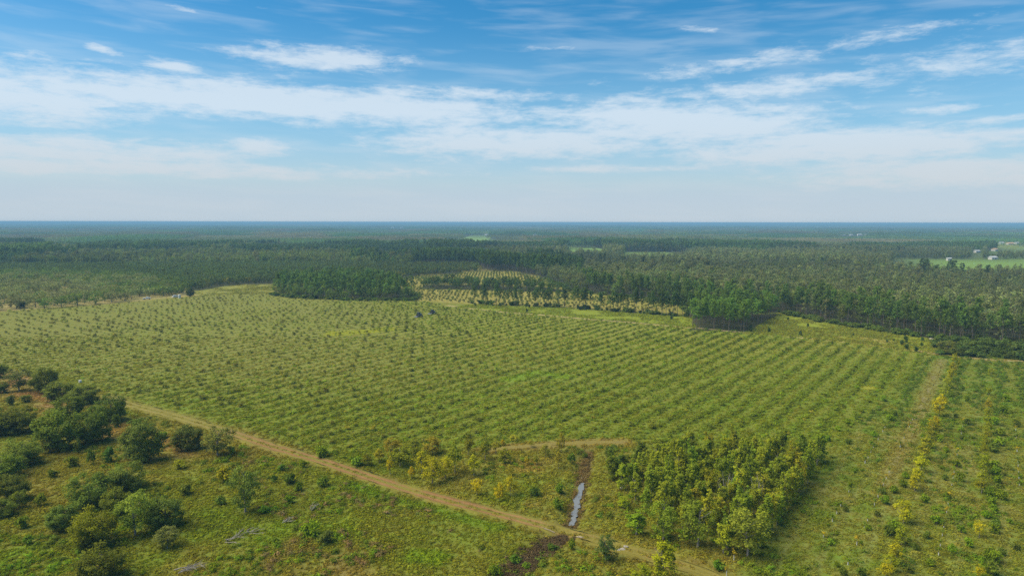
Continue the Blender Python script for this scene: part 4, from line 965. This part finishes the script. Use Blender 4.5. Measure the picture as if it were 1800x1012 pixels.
# the dense grove: rows of upright young trees
GROVE = GP([(1325, 990), (1300, 978), (1228, 962), (1160, 948), (1150, 925), (1120, 895), (1100, 868), (1072, 848), (1075, 812), (1140, 806), (1250, 806), (1380, 804), (1450, 796), (1425, 845), (1380, 905)])
BIGF = [G(1314, 976), G(1226, 958), G(1166, 946)]
cR = rowc(*G(1322, 972))
for k in range(12):
    c_ = cR - k * PITCHROW * .70; sp = 2.5; lst = []
    for j in range(60):
        a_ = 60 + j * sp + (k % 2) * 1.2; cc = c_ + random.uniform(-.4, .4); aa = a_ + random.uniform(-.5, .5)
        x, y = NV[0] * cc + DV[0] * aa, NV[1] * cc + DV[1] * aa
        if inpoly(np.array([x]), np.array([y]), GROVE)[0]: lst.append((x, y))
    for j, (x, y) in enumerate(lst):
        if min(math.hypot(x - bx, y - by) for bx, by in BIGF) < 3.4: continue
        if random.random() < .06: continue
        if k > 7 and random.random() < .25: continue
        u = random.random(); ti = (.185, .235, .024) if u < .5 else (.145, .205, .024) if u < .8 else (.225, .250, .022)
        if k > 7: ti = (.125, .175, .016) if u < .5 else (.09, .130, .018)
        h_ = random.uniform(5.0, 8.4) * (1 if k < 7 else .72); 
        plant('grove_tree', random.choice(YOUNG), float(x), float(y), h_, random.uniform(1.45, 2.0), vary(ti, .14), 'upright grove tree, %s from the near end of the %s row from the open grass' % (ORD[min(j, 39)], ORD[k]), 'tree', 'trees of the dense grove')
EXTRA = [(1314, 976, 92, 74, OPEN, (.160, .195, .030), 'largest pale-branched olive tree at the near corner of the dense grove'), (1226, 960, 84, 70, OPEN, (.135, .185, .024), 'large green tree, second from the near corner of the dense grove'), (1166, 947, 72, 58, OPEN, (.132, .188, .022), 'large green tree at the near left front of the dense grove'),
         (1118, 938, 44, 42, YOUNG, (.150, .230, .018), 'bright green rounded tree at the near left corner of the dense grove'), (1096, 893, 22, 26, YELLOW, (.20, .25, .016), 'small yellow-green tree left of the dense grove'),
         (1065, 984, 47, 42, OPEN, (.058, .092, .028), 'dark green tree with pale stem below the track by white stones'), (1166, 1022, 72, 56, YOUNG, (.235, .280, .016), 'bright yellow-green tree at the bottom edge near the track'),
         (1128, 1026, 36, 44, YELLOW, (.19, .235, .016), 'low yellow-green tree at the bottom edge beside the taller one'), (1080, 836, 38, 34, YOUNG, (.062, .100, .022), 'dark green tree at the far left corner of the dense grove'),
         (1072, 806, 24, 22, OPEN, (.06, .092, .024), 'small dark tree by the end of the straw track')]
for px, py, hp, wp, pr, ti, lb in EXTRA:
    x, y, h_, r_ = at(px, py, hp, wp); plant('young_tree', random.choice(pr), x, y, h_, r_ * 1.05, ti, lb)
def bare_tree(x, y, h_, seed):
    r = random.Random(seed); mb = MB()
    for q in range(7):
        a_ = r.random() * 6.28; k = r.uniform(.08, .28) * h_
        mb.tube([(0, 0, 0), (k * .3 * math.cos(a_), k * .3 * math.sin(a_), h_ * .4), (k * math.cos(a_), k * math.sin(a_), h_ * r.uniform(.8, 1))], [.07, .05, .012], 5)
        for j in range(4):
            t_ = r.uniform(.45, .9); b_ = Vector((k * t_ * math.cos(a_), k * t_ * math.sin(a_), h_ * t_ * .95)); e_ = b_ + Vector((r.uniform(-.5, .5), r.uniform(-.5, .5), r.uniform(.5, 1.1)))
            mb.tube([b_, e_], [.03, .008], 4)
    return mb.mesh('bare_branches', M_DEAD)
for px, py, hp, lb in ((1274, 905, 62, 'leafless grey tree inside the dense grove'), (1334, 905, 62, 'leafless pale tree in the outermost row of the dense grove')):
    x, y, h_, _r = at(px, py, hp, 10); o_ = link('bare_tree', bare_tree(x, y, h_ * 1.25, px)); o_.location = (x, y, float(gz(x, y))); tag(o_, lb, 'tree')

# ------------------------------------------------------------------ right-hand rows
ROWC = [(1558, 1016, 34, 24), (1566, 1003, 32, 22), (1574, 990, 40, 24), (1585, 956, 36, 24), (1588, 918, 41, 30), (1608, 862, 34, 20), (1613, 846, 26, 18), (1619, 830, 34, 22), (1624, 808, 30, 20), (1630, 790, 26, 18), (1638, 773, 34, 20), (1643, 757, 26, 18), (1650, 733, 34, 20),
        (1654, 718, 26, 17), (1661, 697, 22, 16), (1667, 682, 22, 14), (1671, 670, 24, 14), (1675, 658, 22, 14), (1679, 647, 26, 15)]
for j, (px, py, hp, wp) in enumerate(ROWC):
    x, y, h_, r_ = at(px, py, hp, wp * 1.22); plant('row_tree', random.choice(YELLOW), x, y, h_, r_ * 1.1, vary(random.choice(((.27, .275, .016), (.18, .215, .018), (.30, .29, .014), (.22, .24, .016))), .08), 'yellow-leaved young tree, %s from the near end of the brightest yellow row' % ORD[j], 'tree', 'trees of the yellow row')
ROWE = [(1721, 1016, 26, 20), (1721, 944, 32, 19), (1725, 866, 28, 25), (1726, 850, 26, 22), (1728, 834, 34, 21), (1729, 818, 24, 20), (1730, 803, 24, 18), (1732, 790, 24, 17), (1734, 777, 24, 17), (1735, 764, 22, 16), (1736, 750, 22, 15), (1736, 738, 22, 14), (1737, 724, 24, 14), (1738, 694, 16, 13), (1742, 662, 16, 12)]
for j, (px, py, hp, wp) in enumerate(ROWE):
    x, y, h_, r_ = at(px, py, hp, wp); plant('row_tree', random.choice(YELLOW), x, y, h_, r_ * 1.1, vary((.28, .27, .014) if j in (0, 1, 12) else (.19, .22, .016), .1), 'yellow-green young tree, %s from the near end of the row nearest the frame edge' % ORD[j], 'tree', 'trees of the yellow-green row')
GUARD = MB().tube([(0, 0, -.05), (0, 0, .35), (0, 0, .75)], [.065, .06, .06], 7).mesh('tree_guard', M_GUARD)
def whip(x, y, yl, lb, gr):
    e = plant('guarded_sapling', random.choice(WHIP), x, y, random.uniform(1.3, 2.0), random.uniform(.35, .6), (.30, .25, .02) if yl else (.10, .15, .02), lb, 'sapling', gr, 'stem')
    g_ = link('tree_guard', GUARD, e); g_.scale = (1.0, 1.0, .7)
for nm, c_, y0, y1 in (('the row beside the open grass', rowc(*G(1408, 1012)), 1012, 800), ('the row left of the yellow trees', rowc(*G(1481, 1012)), 1012, 760), ('the row between both yellow rows', rowc(*G(1643, 1012)), 1012, 780), ('the row at the frame edge', rowc(*G(1802, 1000)), 1000, 760)):
    j = 0
    for s_ in np.arange(60, 260, 4.2):
        a_ = s_ + random.uniform(-.5, .5); x, y = NV[0] * c_ + DV[0] * a_, NV[1] * c_ + DV[1] * a_
        if y < 100 or y > 190 or x > .76 * y or random.random() < .42: continue
        whip(float(x), float(y), random.random() < .3, 'sapling in white guard, %s from near end of %s' % (ORD[min(j, 39)], nm), 'saplings in white guards'); j += 1
for px, py, lb in ((1290, 984, 'yellow sapling with white stem in front of the dense grove'), (1277, 1011, 'small yellow sapling on white stem at the bottom edge')):
    x, y, h_, r_ = at(px, py, 22, 9); e = plant('guarded_sapling', WHIP[0], x, y, h_, r_, (.28, .25, .02), lb, 'sapling', None, 'stem'); g_ = link('tree_guard', GUARD, e)
# bright round weed bushes between the rows
B_ = [(1450 + a_, 800 + b_, s_) for a_, b_, s_ in ((45, 50, 9), (35, 92, 10), (23, 134, 8), (65, 150, 7), (30, 205, 14), (62, 205, 16), (100, 62, 12), (122, 60, 13), (108, 80, 16), (125, 130, 22), (110, 135, 18), (178, 78, 15), (238, 40, 14), (232, 16, 13), (195, 115, 17), (160, 160, 12), (188, 190, 14), (222, 165, 15), (240, 130, 14), (150, 200, 13), (205, 20, 8), (212, 38, 10),
      (292, 82, 16), (296, 95, 16), (300, 120, 16), (296, 130, 17), (290, 178, 20), (300, 184, 20), (296, 205, 24), (312, 170, 14), (252, 155, 15), (275, 195, 12), (325, 115, 10), (335, 160, 12), (300, 30, 16), (298, 18, 16), (303, 44, 16), (306, 60, 16), (310, 72, 18), (290, 65, 16), (285, 105, 14), (180, 140, 12), (90, 100, 10), (52, 25, 9), (75, 125, 11), (10, 150, 12), (20, 190, 10), (165, 30, 10), (140, 35, 12), (135, 50, 14), (215, 70, 12))]
B_ += [(1537, 763, 11), (1488, 775, 10), (1530, 777, 8), (1650, 772, 12), (1688, 754, 9), (1700, 742, 11), (1555, 700, 10), (1680, 730, 9), (1690, 768, 9), (1755, 778, 16), (1748, 790, 16), (1757, 760, 14), (1750, 742, 13), (1765, 722, 13), (1770, 700, 12), (1700, 700, 10), (1690, 680, 10), (1785, 745, 13), (1565, 735, 12), (1572, 728, 9), (1660, 790, 10), (1455, 770, 12), (1475, 752, 10), (1492, 740, 10)]
B_.sort(key=lambda q: -q[1]); LANE = {}
for px, py, s_ in B_:
    x, y, h_, r_ = at(px + random.uniform(-2, 2), py + 5, s_, s_ * 1.25); dk = random.random() < .35; cl = rowc(x, y); ln_ = 'left of the yellow row' if cl < C_C else 'between the two yellow rows' if cl < C_E else 'beyond the yellow-green row'; kk = (dk, ln_); LANE[kk] = LANE.get(kk, -1) + 1
    plant('weed_bush', random.choice(BUSH), x, y, h_ * 1.1, r_ * 1.05, vary((.082, .120, .020) if dk else (.120, .190, .014), .2), '%s green rounded weed bush %s, %s counting from the near end' % ('dark' if dk else 'bright', ln_, ORD[LANE[kk]]), 'bush', ('dark' if dk else 'bright') + ' weed bushes between the rows', 'stem')
# bushes of the left foreground
LB = [(18, 712, 18, 18, T_GREY, 'grey-green bush on grass left of the oak clump'), (45, 707, 12, 22, T_OAK, 'low dark bush beside the red soil'), (126, 820, 20, 26, (0.117, 0.160, 0.020), 'green bush on the slope below the largest oak'), (160, 816, 28, 16, (0.097, 0.147, 0.020), 'slim green bush below the oak clump'),
      (192, 812, 26, 24, (0.072, 0.128, 0.024), 'dark green round bush left of the lone upright oak'), (92, 838, 14, 20, (0.076, 0.115, 0.016), 'low dark bush with bright top on the slope'), (138, 796, 26, 14, (0.103, 0.141, 0.024), 'thin leafy bush under the broad front oak'), (205, 750, 20, 18, (0.083, 0.115, 0.022), 'bush between clump and dirt track'),
      (246, 813, 20, 18, (0.304, 0.307, 0.016), 'bright yellow-green bush at the foot of the upright oak'), (394, 846, 26, 32, (0.235, 0.237, 0.014), 'yellow-topped bush left of the airy pale-trunked tree'), (318, 822, 16, 24, (0.207, 0.230, 0.018), 'yellowish bush on the dry grass'), (326, 868, 20, 26, (0.124, 0.160, 0.026), 'pale green bush on the grass above the lower group'), (408, 797, 14, 14, (0.235, 0.256, 0.020), 'small yellow-green bush below the pale-trunked oak'),
      (481, 846, 14, 16, (0.080, 0.134, 0.018), 'round dark bush near the track, left of a row'), (509, 849, 18, 28, (0.076, 0.125, 0.018), 'pair-shaped dark green bush in the weeds'), (527, 862, 16, 16, (0.072, 0.115, 0.018), 'round dark bush right of the pair-shaped one'), (495, 828, 12, 16, (0.083, 0.128, 0.020), 'round bush nearest the track above the others'), (569, 854, 18, 26, (0.097, 0.147, 0.020), 'spreading green bush near the dirt track'), (532, 820, 14, 20, (0.124, 0.179, 0.016), 'bright green bush at the track verge'),
      (388, 884, 14, 24, (0.069, 0.109, 0.020), 'dark low bush left of the airy tree'), (465, 900, 14, 24, (0.110, 0.179, 0.014), 'bright green bush right of the airy tree'), (509, 882, 14, 22, (0.103, 0.166, 0.014), 'green bush above the dead branches'), (574, 953, 20, 34, (0.076, 0.109, 0.026), 'dark grassy bush in the brown weeds'), (545, 940, 22, 40, (0.131, 0.211, 0.012), 'wide bright green bush in the brown weeds'), (39, 928, 22, 24, (0.110, 0.166, 0.018), 'green bush on the lower slope'), (50, 956, 14, 22, (0.083, 0.134, 0.018), 'dark green bush low on the slope'),
      (72, 888, 24, 22, (0.152, 0.179, 0.022), 'pale green bush between slope oak and lower group'), (940, 872, 14, 26, (0.076, 0.115, 0.022), 'dark green bush alone on the dry grass by the ditch'), (985, 868, 18, 20, (0.097, 0.160, 0.016), 'green bush on the ditch bank'), (980, 895, 20, 24, (0.097, 0.154, 0.016), 'larger green bush on the lower ditch bank'), (1005, 815, 20, 16, (0.090, 0.141, 0.020), 'green bush on the upper ditch bank'), (1028, 800, 12, 12, (0.083, 0.128, 0.020), 'small bush at the head of the ditch'),
      (905, 985, 16, 26, (0.076, 0.128, 0.018), 'green bush beside the brown ditch below the track'), (925, 995, 14, 18, (0.124, 0.192, 0.014), 'round bright bush on the brown ditch bank'), (970, 962, 14, 24, (0.076, 0.128, 0.022), 'dark green bush at the head of the brown ditch'), (1005, 965, 20, 14, (0.117, 0.166, 0.016), 'slim green bush just below the track'), (870, 1008, 16, 30, (0.117, 0.192, 0.014), 'bright bush at the bottom edge by the brown ditch'), (1262, 1000, 18, 26, (0.083, 0.154, 0.014), 'rounded green bush in front of the dense grove'),
      (566, 802, 16, 30, (0.117, 0.186, 0.018), 'bright bush on the field side of the track'), (630, 818, 16, 28, (0.117, 0.192, 0.018), 'bright bush between track and yellow grove'), (285, 770, 12, 24, (0.124, 0.218, 0.014), 'bright green bush left of the oak pair'), (240, 748, 12, 30, (0.083, 0.128, 0.022), 'low green bush by the upright oak')]
for px, py, hp, wp, ti, lb in LB:
    x, y, h_, r_ = at(px, py, hp, wp); plant('bush', random.choice(BUSH), x, y, h_ * 1.1, r_ * 1.05, vary(ti, .08), lb, 'bush', None, 'stem')
# scattered small trees on the far meadow
MS = ((1320, 578, 7), (1320, 583, 8), (1352, 584, 9), (1407, 589, 9), (1420, 575, 6), (1385, 563, 6), (1592, 603, 12), (1585, 606, 9), (1559, 602, 6), (1571, 600, 5), (1621, 600, 8), (1620, 609, 8), (1594, 614, 10), (1610, 618, 10), (926, 549, 7), (835, 538, 6), (930, 541, 6), (1180, 562, 8), (1500, 590, 5))
for j, (px, py, s_) in enumerate(sorted(MS)):
    x, y, h_, r_ = at(px, py, s_, s_ * .9); plant('shrub', random.choice(BUSH), x, y, h_ * 1.1, r_, vary((.05, .085, .026)), 'isolated dark shrub on the meadows before the wood, %s from the left' % ORD[j], 'shrub', 'shrubs on the far meadows', 'stem')

# ------------------------------------------------------------------ dead branches, stones, sand
def branch_pile(seed, L_, n):
    r = random.Random(seed); mb = MB()
    for q in range(n):
        a_ = r.gauss(0, .35); l_ = L_ * r.uniform(.4, 1); s0 = Vector((r.uniform(-.25, .1) * L_, r.uniform(-.2, .2) * L_, r.uniform(.1, .35)))
        pts_ = [s0]
        for j in range(4): pts_.append(pts_[-1] + Vector((math.cos(a_) * l_ / 4, math.sin(a_) * l_ / 4, r.uniform(-.05, .22)))); a_ += r.gauss(0, .25)
        r0 = r.uniform(.05, .11); mb.tube(pts_, [r0, r0 * .8, r0 * .6, r0 * .4, r0 * .15], 5)
        for j in (1, 2, 3):
            for _ in range(2):
                b_ = a_ + r.choice((-1, 1)) * r.uniform(.4, .9); l2 = l_ * r.uniform(.15, .35)
                mb.tube([pts_[j], pts_[j] + Vector((math.cos(b_) * l2, math.sin(b_) * l2, r.uniform(.0, .3)))], [r0 * .45, r0 * .1], 4)
    return mb.mesh('dead_branches', M_DEAD)
for k, (px, py, L_, rz, lb) in enumerate(((405, 950, 6.0, .25, 'longest bleached dead branch lying in the weeds'), (440, 936, 4.5, .1, 'bleached brushwood heap beside the longest dead branch'), (500, 918, 5.0, .5, 'bleached dead branch half hidden by green weeds'), (548, 896, 3.5, 1.0, 'short upright grey brush heap in the weeds'), (318, 1004, 6.0, .55, 'white dead branch at the bottom edge'))):
    x, y = G(px, py); o_ = link('dead_branch', branch_pile(k + 1, L_ * .72, 5)); o_.location = (x, y, float(gz(x, y)) + .1); o_.rotation_euler = (0, 0, rz); tag(o_, lb, 'branch')
x, y = G(283, 930); o_ = link('broken_stem', MB().tube([(0, 0, 0), (-.05, 0, 1.2), (-.25, 0, 2.6), (-.4, .05, 3.4)], [.10, .09, .075, .05], 6).mesh('broken_stem', M_DEAD)); o_.location = (x, y, float(gz(x, y))); tag(o_, 'broken white stem standing beside the small grey-green tree', 'trunk')
def stone(seed, s_):
    import bmesh
    bm = bmesh.new(); bmesh.ops.create_icosphere(bm, subdivisions=2, radius=1); r = random.Random(seed); ph = [r.random() * 6 for _ in range(6)]
    for v in bm.verts:
        k = 1 + .22 * math.sin(3 * v.co.x + ph[0]) + .18 * math.sin(4 * v.co.y + ph[1]) + .15 * math.sin(5 * v.co.z + ph[2]); v.co *= k; v.co.x *= s_[0]; v.co.y *= s_[1]; v.co.z *= s_[2]
    me = bpy.data.meshes.new('stone'); bm.to_mesh(me); bm.free(); me.materials.append(M_ROCK); return me
for k, (px, py, s_, lb) in enumerate(((1094, 964, (.5, .4, .22), 'large white stone beside the track near the dark green tree'), (1100, 961, (.4, .35, .25), 'smaller white stone behind the large one by the track'), (1088, 966, (.3, .3, .18), 'small white stone left of the large one by the track'), (1637, 597, (1.2, .9, .5), 'pale heap at the corner of the meadow below the wood'), (1092, 858, (.45, .35, .2), 'grey stone at the left edge of the dense grove'), (1024, 835, (.3, .3, .2), 'small pale stone on the ditch edge'))):
    x, y = G(px, py); o_ = link('white_stone', stone(k, s_)); o_.location = (x, y, float(gz(x, y)) + s_[2] * .4); o_.rotation_euler = (0, 0, k * 1.3); tag(o_, lb, 'stone')
for k, (P, lb) in enumerate((([(952, 926), (960, 929), (976, 933), (974, 934), (958, 931)], 'thin white sand streak on the track verge left of the ditch'), ([(1006, 940), (1014, 941), (1026, 945), (1022, 946), (1010, 943)], 'thin white sand streak on the track below the ditch'))):
    Q = GP(P); pts_ = []
    for i in range(len(Q)):
        for t_ in (0, .33, .66):
            q = Q[i] * (1 - t_) + Q[(i + 1) % len(Q)] * t_; q = q + rng.uniform(-.12, .12, 2); pts_.append((q[0], q[1], float(gz(q[0], q[1])) + .20))
    me = bpy.data.meshes.new('sand_streak'); me.from_pydata(pts_, [], [tuple(range(len(pts_)))]); me.materials.append(M_SAND); me.update(); tag(link('sand_streak', me), lb, 'sand', kind='structure')

# ------------------------------------------------------------------ machines, vehicles
def root(name, x, y, rz, label, cat, group=None):
    e = bpy.data.objects.new(name, None); COL.objects.link(e); e.location = (x, y, float(gz(x, y)) + .02); e.rotation_euler = (0, 0, rz); return tag(e, label, cat, group)
def tractor(x, y, rz, label):
    e = root('tractor', x, y, rz, label, 'tractor', 'tractors mowing the field')
    link('chassis', MB().box((.2, 0, .85), (3.4, .7, .5)).mesh('chassis', M_DARK), e)
    h_ = link('hood', MB().box((1.05, 0, 1.45), (1.7, .8, .75), .86).mesh('hood', M_GREY), e)
    link('exhaust', MB().tube([(1.1, .25, 1.7), (1.1, .25, 2.6)], [.05, .05], 6).mesh('exhaust', M_DARK), h_)
    c_ = link('cab', MB().box((-.55, 0, 1.35), (1.4, 1.4, .5)).box((-.55, 0, 2.1), (1.35, 1.35, 1.0), .9).mesh('cab', M_GLASS), e)
    link('roof', MB().box((-.55, 0, 2.7), (1.6, 1.55, .18), .92).mesh('roof', M_DARK), c_)
    for sx, r_, w_ in ((-.75, .85, .5), (1.45, .55, .35)):
        for sy in (-1, 1): 
            wl = link('wheel', MB().disc((sx, sy * .9, r_), r_, w_).mesh('wheel', M_TYRE), e)
            link('rim', MB().disc((sx, sy * (.9 + w_ * .22), r_), r_ * .5, w_ * .7).mesh('rim', M_GREY), wl)
    link('mower', MB().box((-2.6, 0, .42), (1.5, 2.6, .35), .92).mesh('mower', M_GREY), e); link('drawbar', MB().tube([(-1.0, 0, .7), (-1.9, 0, .55)], [.07, .07], 6).mesh('drawbar', M_DARK), e)
    return e
HEAD = math.atan2(DV[1], DV[0])
x, y = G(737, 557); tractor(x, y, HEAD, 'dark tractor with pale mower, nearer of the two on the field')
x, y = G(761, 552); tractor(x, y, HEAD, 'dark tractor, farther of the two mowing the field')
def pickup(x, y, rz, label, L_=5.2, truck=True):
    e = root('parked_car', x, y, rz, label, 'car')
    link('body', MB().box((0, 0, .75), (L_, 1.9, .65), .97).box((L_ * .32, 0, 1.12), (L_ * .3, 1.8, .16), .9).mesh('body', M_WHITE), e)
    cx = .35 if truck else -.2
    cb = link('cabin', MB().box((cx, 0, 1.42), (L_ * (.36 if truck else .55), 1.75, .75), .82).mesh('cabin', M_WHITE), e)
    link('windscreen', MB().box((cx, 0, 1.45), (L_ * (.372 if truck else .56), 1.6, .42), .86).mesh('windscreen', M_GLASS), cb)
    for sx in (-.3, .31):
        for sy in (-1, 1): 
            wl = link('wheel', MB().disc((sx * L_, sy * .86, .38), .38, .26).mesh('wheel', M_TYRE), e); link('rim', MB().disc((sx * L_, sy * .92, .38), .2, .2).mesh('rim', M_GREY), wl)
    for sy in (-1, 1): link('headlight', MB().box((L_ / 2, sy * .7, .8), (.06, .35, .18)).mesh('headlight', M_GLASS), e)
    return e
x, y = G(258, 526); pickup(x, y, .5, 'white pickup parked on the sandy edge of the old orchard')
x, y = G(308, 523); pickup(x, y, 1.0, 'small white car parked beside an upright white tank', 4.2, False)
def tank(x, y, h_, r_, label):
    e = root('water_tank', x, y, 0, label, 'tank')
    link('shell', MB().tube([(0, 0, 0), (0, 0, .05), (0, 0, h_ * .9), (0, 0, h_ * .97), (0, 0, h_)], [r_ * .98, r_, r_, r_ * .8, r_ * .3], 16).mesh('shell', M_WHITE), e)
    link('lid', MB().tube([(0, 0, h_ * .98), (0, 0, h_ + .12), (0, 0, h_ + .13)], [r_ * .32, r_ * .3, .01], 12).mesh('lid', M_GREY), e)
x, y = G(315.5, 524); tank(x, y, 2.6, .9, 'upright white tank beside the small white car')
x, y = G(141, 673); tank(x, y, .9, .45, 'small white container at the field edge above the oak clump')

# ------------------------------------------------------------------ far buildings
def house(px, py, L_, W_, kind, rz, label):
    x, y = G(px, py); e = root('farm_building', x, y, rz, label, 'building'); hh = 3.2 if L_ < 20 else 4.5; rm = M_ROOF if kind == 'w' else M_ROOF_O
    link('wall', MB().box((0, 0, hh / 2), (L_, W_, hh)).mesh('wall', M_WALL), e)
    v = [(-L_ / 2 - .5, -W_ / 2 - .5, hh + .02), (L_ / 2 + .5, -W_ / 2 - .5, hh + .02), (L_ / 2 + .5, W_ / 2 + .5, hh + .02), (-L_ / 2 - .5, W_ / 2 + .5, hh + .02), (-L_ / 2 - .5, 0, hh + W_ * .3), (L_ / 2 + .5, 0, hh + W_ * .3)]
    me = bpy.data.meshes.new('roof'); me.from_pydata(v, [], [(0, 1, 5, 4), (2, 3, 4, 5), (0, 4, 3), (1, 2, 5), (0, 3, 2, 1)]); me.materials.append(rm); me.update(); link('roof', me, e)
    link('door', MB().box((L_ * .1, -W_ / 2 - .03, 1.1), (1.4, .08, 2.2)).mesh('door', M_GREY), e)
    for sx in (-.3, .33): link('window', MB().box((sx * L_, -W_ / 2 - .03, 1.7), (1.6, .08, 1.1)).mesh('window', M_GLASS), e)
HL = ['white-roofed farmhouse among trees at the edge of the distant green field', 'small white shed on the far edge of the distant green field', 'tan-roofed building behind the white farmhouse', 'pale-roofed hut in the trees left of the tan roof', 'tan-roofed building in the trees beyond the upper field', 'white-roofed barn beyond the upper field, near frame edge', 'white-roofed barn left of the tan roof beyond the upper field',
      'leftmost long white shed of the distant row in the forest', 'second long white shed of the distant row in the forest', 'longest white shed of the distant row in the forest', 'rightmost white shed of the distant row in the forest', 'left of two pale far-off sheds near the horizon', 'right of two pale far-off sheds near the horizon', 'pale shed in the forest near the center horizon', 'pale shed at the corner of the small distant field']
for (px, py, L_, W_, kd, rz), lb in zip(HOUSES, HL): house(px, py, L_, W_, kd, rz, lb)

# ------------------------------------------------------------------ haze
m, t, o = mat('haze')
pv = t.new('ShaderNodeVolumePrincipled'); pv.inputs['Color'].default_value = (.29, .57, .80, 1); pv.inputs['Density'].default_value = 0.00019; pv.inputs['Anisotropy'].default_value = 0.0
t.l.new(pv.outputs[0], o.inputs['Volume'])
me = MB().box((0, 29000, 27.0), (130000, 64000, 60.0)).mesh('haze', m); o_ = link('haze', me); tag(o_, 'thin blue haze over the whole plain', 'haze', kind='stuff')
